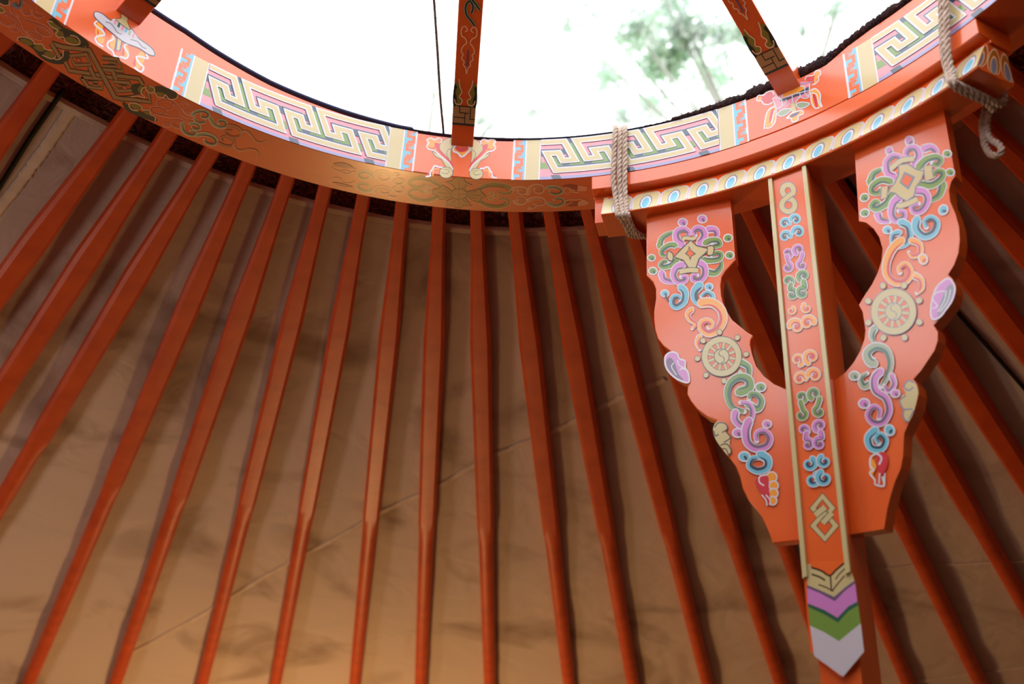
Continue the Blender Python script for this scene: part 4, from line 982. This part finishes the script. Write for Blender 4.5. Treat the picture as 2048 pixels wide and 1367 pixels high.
sc([(430, 330), (445, 385), (410, 425), (385, 390)], 26, 'v', 'V'); sc([(365, 305), (328, 350), (335, 420), (395, 465), (415, 540), (380, 608), (320, 612), (288, 565), (320, 515), (360, 535), (355, 585)], 38, 'v', 'V'); p.bud(452, 437, 28, 'v', 'V'); p.bud(267, 497, 34, 'v', 'V')
p.bud(418, 655, 34, 'b', 'B', ang=60); sc([(335, 655), (292, 700), (310, 760), (370, 765), (395, 715), (365, 680), (338, 705), (355, 735)], 38, 'b', 'B')
p.fill([(345, 800), (385, 785), (408, 820), (400, 880), (370, 920), (345, 880)], 'O'); p.fill([(310, 820), (340, 870), (320, 920), (335, 960), (300, 900)], 'o')
p.line([(355, 860), (370, 820), (340, 795), (305, 820), (305, 870), (325, 890), (300, 910), (330, 950), (335, 978), (385, 985), (375, 930)], 11, 'w'); p.line([(360, 910), (355, 975)], 8, 'w'); p.line([(390, 910), (388, 980)], 8, 'w')
p.fill([(540, 362), (570, 375), (588, 420), (582, 470), (560, 550), (530, 605), (500, 580), (505, 540), (478, 500), (490, 450), (515, 440), (500, 400)], 'c', True); p.line([(560, 400), (530, 420), (505, 395), (530, 362), (565, 375)], 9, 'm'); p.line([(515, 450), (480, 480), (500, 530), (520, 530)], 9, 'm'); p.line([(555, 530), (500, 540), (505, 590), (530, 605)], 9, 'm'); p.line([(560, 540), (535, 590)], 8, 'm')
p.build('painted_motif', bR)

# post: board in front of the shaft
AZP = 41; tv = Vector((cos(R_(AZP)), -sin(R_(AZP)), 0)); nv = nrm(AZP)
def pp(t, z, back=0.0): return W3(nv * (.990 + back) + tv * t + Vector((0, 0, z)))
board = prism('front_board', [pp(-.042, -.124), (pp(.042, -.124)), pp(.042, -1.080), pp(.006, -1.122), pp(-.042, -1.080)], nv * .012 * S, ORANGE, post); bevel(board, .001)
ds = nv * .088 * S
prism('shaft', [pp(-.033, -.124, .012), pp(.035, -.124, .012), pp(.035, -RZ / S, .012), pp(-.033, -RZ / S, .012)], ds, ORANGE, post)
CREAMP = C['c']
for s0, s1 in ((-.042, -.033), (.033, .042)):
    o = prism('edge_rail', [pp(s0, -.124, -.006), pp(s1, -.124, -.006), pp(s1, -.958, -.006), pp(s0, -.962, -.006)], nv * .006 * S, CREAMP, post); bevel(o, .0008)
class PostFace(Surf):
    def __call__(s, x, y): return pp(x, y), -nv
p = Paint(PP, (1500, 960, 3.358))
P_ = lambda pts: pts
p.fill([(378, 560), (660, 560), (700, 668), (703, 690), (560, 790), (385, 705)], 'c', False)
p.fill([(402, 540), (640, 540), (640, 548), (537, 636), (410, 588)], 'T', False)
p.line([(412, 585), (480, 608), (535, 640), (580, 600), (638, 552)], 13, 'K'); p.line([(540, 640), (548, 745)], 10, 'K', False); p.line([(415, 630), (470, 650), (505, 672)], 12, 'K'); p.line([(460, 700), (510, 718), (560, 745)], 9, 'K'); p.line([(555, 740), (585, 700), (635, 640)], 9, 'K'); p.line([(575, 665), (600, 630), (640, 590)], 8, 'K')
p.fill([(383, 702), (470, 738), (565, 782), (640, 718), (704, 672), (722, 815), (660, 850), (590, 930), (500, 880), (388, 830)], 'V', False)
p.fill([(384, 722), (470, 757), (570, 812), (640, 740), (706, 692), (722, 815), (660, 845), (588, 922), (500, 870), (388, 826)], 'v', False)
p.fill([(388, 826), (500, 870), (588, 922), (660, 850), (724, 812), (742, 965), (600, 1082), (500, 1020), (402, 975)], 'G', False)
p.fill([(392, 850), (500, 900), (592, 955), (660, 880), (728, 838), (744, 965), (600, 1082), (500, 1020), (404, 978)], 'g', False)
p.fill([(403, 975), (500, 1020), (598, 1080), (670, 1020), (745, 960), (766, 1150), (626, 1318), (432, 1180)], 'W', False)
# knot of two diamonds
def dia(x, y, rx, ry, wd, c1, c2, close=True):
    pts = [(x, y - ry), (x + rx, y), (x + 4, y + ry), (x - rx, y)]
    p.line(pts, wd + 13, c1, False, True); p.line(pts, wd, c2, False, True)
dia(488, 187, 66, 80, 40, 'k', 'c'); dia(500, 305, 76, 88, 40, 'k', 'c')
p.line([(440, 232), (500, 185)], 48, 'k', False); p.line([(438, 234), (505, 180)], 38, 'c', False); p.line([(492, 284), (545, 225)], 46, 'k', False); p.line([(488, 288), (552, 218)], 36, 'c', False)
p.frame(1448, 340, 3.4167)
for x, y, rx, ry in ((437, 140, 38, 40), (440, 240, 45, 44)): 
    pts = [(x + rx * cos(2 * math.pi * i / 14), y + ry * sin(2 * math.pi * i / 14)) for i in range(14)]; p.line(pts, 44, 'm', True, True); p.line(pts, 32, 'c', True, True)
p.line([(405, 210), (440, 180), (470, 160)], 40, 'm'); p.line([(400, 214), (440, 180), (472, 156)], 29, 'c')
cm = lambda x, y, r, a0, ch, b_, d_, tail=None: p.comma(x, y, r * 1.08, a0, ch, b_, d_, tail=tail if b_ in 'vg' else None, turns=.95) or p.dot(x, y, r * .26, r * .34, d_) or p.dot(x, y, r * .10, r * .18, 'T', n=8)
cm(418, 365, 30, 0, -1, 'b', 'B'); cm(490, 340, 30, 180, 1, 'b', 'B'); cm(420, 455, 32, 0, -1, 'b', 'B', (10, 75)); cm(508, 425, 34, 180, 1, 'b', 'B', (-10, 75))
cm(435, 570, 28, 60, -1, 'v', 'V'); cm(435, 665, 30, -70, 1, 'v', 'V', (-5, -80)); cm(512, 545, 32, 120, 1, 'v', 'V'); cm(535, 650, 30, 250, -1, 'v', 'V', (5, -80))
cm(440, 760, 32, 60, -1, 'g', 'G'); cm(465, 850, 34, 250, 1, 'g', 'G', (-5, -70)); cm(545, 725, 36, 120, 1, 'g', 'G'); cm(540, 840, 36, 290, -1, 'g', 'G', (5, -80))
cm(462, 960, 24, -60, 1, 'o', 'O', (10, -70)); cm(568, 945, 28, 240, -1, 'o', 'O', (-10, -70)); cm(495, 1070, 42, 180, 1, 'o', 'O', (20, -60)); cm(575, 1045, 40, 0, -1, 'o', 'O', (-5, -70))
cm(505, 1300, 36, 60, -1, 'o', 'O'); cm(600, 1280, 42, 120, 1, 'o', 'O')
p.frame(*GG)
cm(955, 350, 32, 0, -1, 'o', 'O', (20, 60)); cm(1038, 330, 34, 180, 1, 'o', 'O', (-20, 70))
cm(962, 460, 28, 60, -1, 'g', 'G'); cm(962, 565, 30, -70, 1, 'g', 'G', (-5, -80)); cm(1040, 440, 32, 120, 1, 'g', 'G'); cm(1068, 545, 30, 250, -1, 'g', 'G', (5, -80))
cm(975, 655, 28, 60, -1, 'v', 'V'); cm(1000, 740, 30, 250, 1, 'v', 'V', (-5, -70)); cm(1072, 630, 32, 120, 1, 'v', 'V'); cm(1072, 735, 32, 290, -1, 'v', 'V', (5, -70))
cm(1010, 855, 34, -60, 1, 'b', 'B', (0, -60)); cm(1100, 840, 32, 240, -1, 'b', 'B', (0, -60)); cm(1030, 950, 36, -60, 1, 'b', 'B', (0, -40)); cm(1100, 940, 38, 240, -1, 'b', 'B', (0, -40))
p.build('painted_motif', board)
p = Paint(PP, (1500, 960, 3.358))   # lines of groove beside the rails

# ------------------------------------------------------------------ ropes
ropem = mat('hemp_rope', (206, 190, 176), .85, 0, noise=(176, 156, 140), bump=.6, scale=120, spec=.2)
def on_cyl_px(x, y, r): return W3(hit_cyl(x, y, r))
def rope_path(px, zr):
    out = []
    for (x, y), (k, v_) in zip(px, zr):
        out.append(on_cyl_px(x, y, v_) if k == 'c' else W3(hit_z(x, y, v_)))
    return out
lash = empty('rope_lashing'); tag(lash, 'pale twisted rope wound three times round the left end of the bead beam', 'rope')
for dx, top in ((-9.5, 262), (0.5, 266), (9.5, 262)):
    pts = [on_cyl_px(1240 + dx, top - 8, 1.02), on_cyl_px(1240 + dx, top, .985), on_cyl_px(1239 + dx * 1.1, 310, .985), on_cyl_px(1238 + dx * 1.2, 352, .985), on_cyl_px(1239 + dx * 1.1, 372, .988), on_cyl_px(1241 + dx, 395, .990), on_cyl_px(1243 + dx, 415, .980), on_cyl_px(1246 + dx, 430, .968)]
    e = [W3(hit_z(1250 + dx * .8, 437, -.132)), W3(hit_z(1257 + dx * .7, 450, -.136)), W3(hit_z(1263 + dx * .8, 462, -.138)), W3(hit_z(1272 + dx * 1.2, 470, -.138)), W3(hit_z(1290 + dx, 473, -.125)), pol(21.5 + dx * .06, 1.11, -.10), pol(20.5 + dx * .06, 1.145, -.03)]
    rope('strand', pts + e, .0047, ropem, lash, pitch=.030)
lash2 = empty('rope_lashing'); tag(lash2, 'twisted rope over the right end of the bead beam, a short loop hanging below', 'rope')
for dx in (-4.5, 4.5):
    pts = [on_cyl_px(1884 + dx, -30, 1.02), on_cyl_px(1886 + dx, -8, .985), on_cyl_px(1888 + dx, 30, .985), on_cyl_px(1889 + dx, 60, .985), on_cyl_px(1890 + dx, 90, .985), on_cyl_px(1894 + dx, 122, .985), on_cyl_px(1900 + dx, 145, .984), on_cyl_px(1906 + dx, 164, .972)]
    e = [W3(hit_z(1915 + dx * .5, 173 - dx * .8, -.133)), W3(hit_z(1945 + dx * .4, 187 - dx, -.136)), W3(hit_z(1972 + dx * .3, 200 - dx, -.137)), pol(62.3 + dx * .1, 1.10, -.125), pol(62.6 + dx * .1, 1.118, -.05)]
    rope('strand', pts + e, .0046, ropem, lash2, pitch=.030)
lp = lambda x, y: on_cyl_px(x, y, 1.10)
rope('loop', [lp(1974, 206), lp(1968, 228), lp(1964, 252), lp(1967, 274), lp(1970, 290), lp(1981, 308), lp(1996, 310), lp(2003, 300), lp(1997, 288), lp(1983, 280), lp(1976, 268), lp(1974, 246), lp(1979, 222), lp(1978, 206)], .0048, ropem, lash2)
kn = rope('knot', [lp(1966, 203), lp(1972, 212), lp(1982, 212), lp(1985, 204), lp(1975, 199), lp(1968, 206)], .0048, ropem, lash2)

cordm = mat('thin_cord', (96, 92, 82), .9, 0, noise=(62, 56, 44), bump=.4, scale=200)
ce = W3(hit_cyl(886, 266, .995)); 
def ray_pt(x, y, z): return W3(hit_z(x, y, z))
rope('hanging_cord', [ce + Vector((0, .03, .0)), ce + Vector((0, -.004, .006)), ray_pt(881, 200, .17), ray_pt(876, 120, .22), ray_pt(868, 0, .29), ray_pt(856, -160, .37), ray_pt(845, -320, .42)], .0024, cordm, pitch=.012)
tag(bpy.data.objects['hanging_cord'], 'thin dark cord hanging across the sky opening left of the middle spoke', 'cord')

# ------------------------------------------------------------------ trees outside, far above the smoke hole
def leafmat(name, rgb):
    M = bpy.data.materials.new(name); M.use_nodes = True; nt = M.node_tree
    b = nt.nodes['Principled BSDF']; b.inputs['Base Color'].default_value = lin(*rgb); b.inputs['Roughness'].default_value = .6
    tr = nt.nodes.new('ShaderNodeBsdfTranslucent'); tr.inputs[0].default_value = lin(*rgb)
    mx = nt.nodes.new('ShaderNodeMixShader'); mx.inputs[0].default_value = .35
    nt.links.new(b.outputs[0], mx.inputs[1]); nt.links.new(tr.outputs[0], mx.inputs[2]); nt.links.new(mx.outputs[0], nt.nodes['Material Output'].inputs[0])
    return M
LF = [leafmat('leaf_pale', (236, 238, 238)), leafmat('leaf_green', (212, 236, 214))]
barkm = mat('pale_bark', (206, 204, 202), .9)
def skypt(x, y, h):              # a point at height h metres above the floor, where the opening frames it
    d = ray(x, y); return CAM + d * ((h - CAM.z) / d.z)
BL = [(1330, 120, 60, 1, 3.0), (1270, 60, 55, .6, 1.4), (1210, 150, 55, .8, 1.2), (1380, 60, 60, .4, 1.6), (1430, 150, 55, 1, 1.8), (1300, 210, 40, .9, 1.3), (1130, 50, 50, .3, .5), (1180, 20, 55, .3, .8), (1000, 222, 50, .3, .7), (965, 240, 34, .3, .4), (1070, 215, 40, .3, .6), (1150, 190, 60, .3, .45), (1090, 120, 60, .2, .3), (1040, 180, 50, .3, .4), (1440, 70, 50, .5, 1.2), (1490, 60, 40, .6, .8),
      (1670, 20, 40, .4, .6), (1610, 60, 30, .4, .4), (1400, 250, 40, .8, 1.0), (1240, 230, 30, .4, .6), (835, 150, 26, .2, .14), (850, 190, 24, .2, .12), (1500, -60, 70, .6, 1.6), (1300, -60, 80, .6, 2.4), (1100, -80, 70, .4, 1.0), (1700, -60, 60, .4, 1.0), (900, -60, 60, .2, .3), (1350, 10, 60, .4, 1.2)]
def tree(name, blobs, label, trunk, seed):
    rnd = random.Random(seed); V = []; F = []; Mi = []; cents = []
    for (x, y, r, g, dens) in blobs:
        h = 9.5 + rnd.uniform(-.8, .8); c = skypt(x, y, h); e = skypt(x + r, y, h); R = (e - c).length; cents.append(c)
        for i in range(int(420 * dens)):
            q = c + Vector((rnd.gauss(0, .5), rnd.gauss(0, .5), rnd.gauss(0, .35))) * R
            a = Vector((rnd.gauss(0, 1), rnd.gauss(0, 1), rnd.gauss(0, .5))).normalized(); b_ = a.orthogonal().normalized(); s_ = rnd.uniform(.035, .07)
            k = len(V); V += [q - a * s_, q + b_ * s_ * .5, q + a * s_, q - b_ * s_ * .5]; F.append([k, k + 1, k + 2, k + 3]); Mi.append(1 if rnd.random() < g * .75 else 0)
    root = empty(name, trunk); tag(root, label, 'tree')
    f = mesh_obj('foliage', [v - root.location for v in V], F, LF, Mi, root); f['kind'] = 'stuff'
    tv_, tf = tube_geo([Vector((0, 0, 0)), Vector((.1, -.1, 4)), Vector((.0, -.3, 7.6))], [.2, .15, .09]); topc = Vector((0, -.3, 7.6))
    for c in cents:
        v, f2 = tube_geo([topc - Vector((0, 0, rnd.uniform(0, 1.5))), (topc + c - root.location) / 2 + Vector((0, 0, .2)), c - root.location], [.05, .03, .015], 5, base=len(tv_)); tv_ += v; tf += f2
    mesh_obj('trunk', tv_, tf, barkm, parent=root, smooth=True)
tree('tree', BL[:8] + BL[14:20] + BL[22:24] + BL[25:26] + BL[27:], 'pale green leafy tree seen blurred through the smoke hole, right of the middle spoke', (3.2, 9.2, 0), 3)
tree('tree', BL[8:14] + BL[20:22] + BL[24:25] + BL[26:27], 'faint grey tree sprays in the sky beside the middle spoke and thin cord', (-1.2, 9.5, 0), 5)
# ground outside
gm = mat('grass_ground', (96, 110, 70), .9, 0, noise=(120, 116, 84), scale=.5)
gv = []; gf = []
for i in range(48):
    a = 2 * math.pi * i / 48; gv += [Vector((3.6 * sin(a), 3.6 * cos(a), -.02)), Vector((30 * sin(a), 30 * cos(a), -.02))]
for i in range(48): j = (i + 1) % 48; gf.append([2 * i, 2 * j, 2 * j + 1, 2 * i + 1])
tag(mesh_obj('ground', gv, gf, gm), kind='structure')
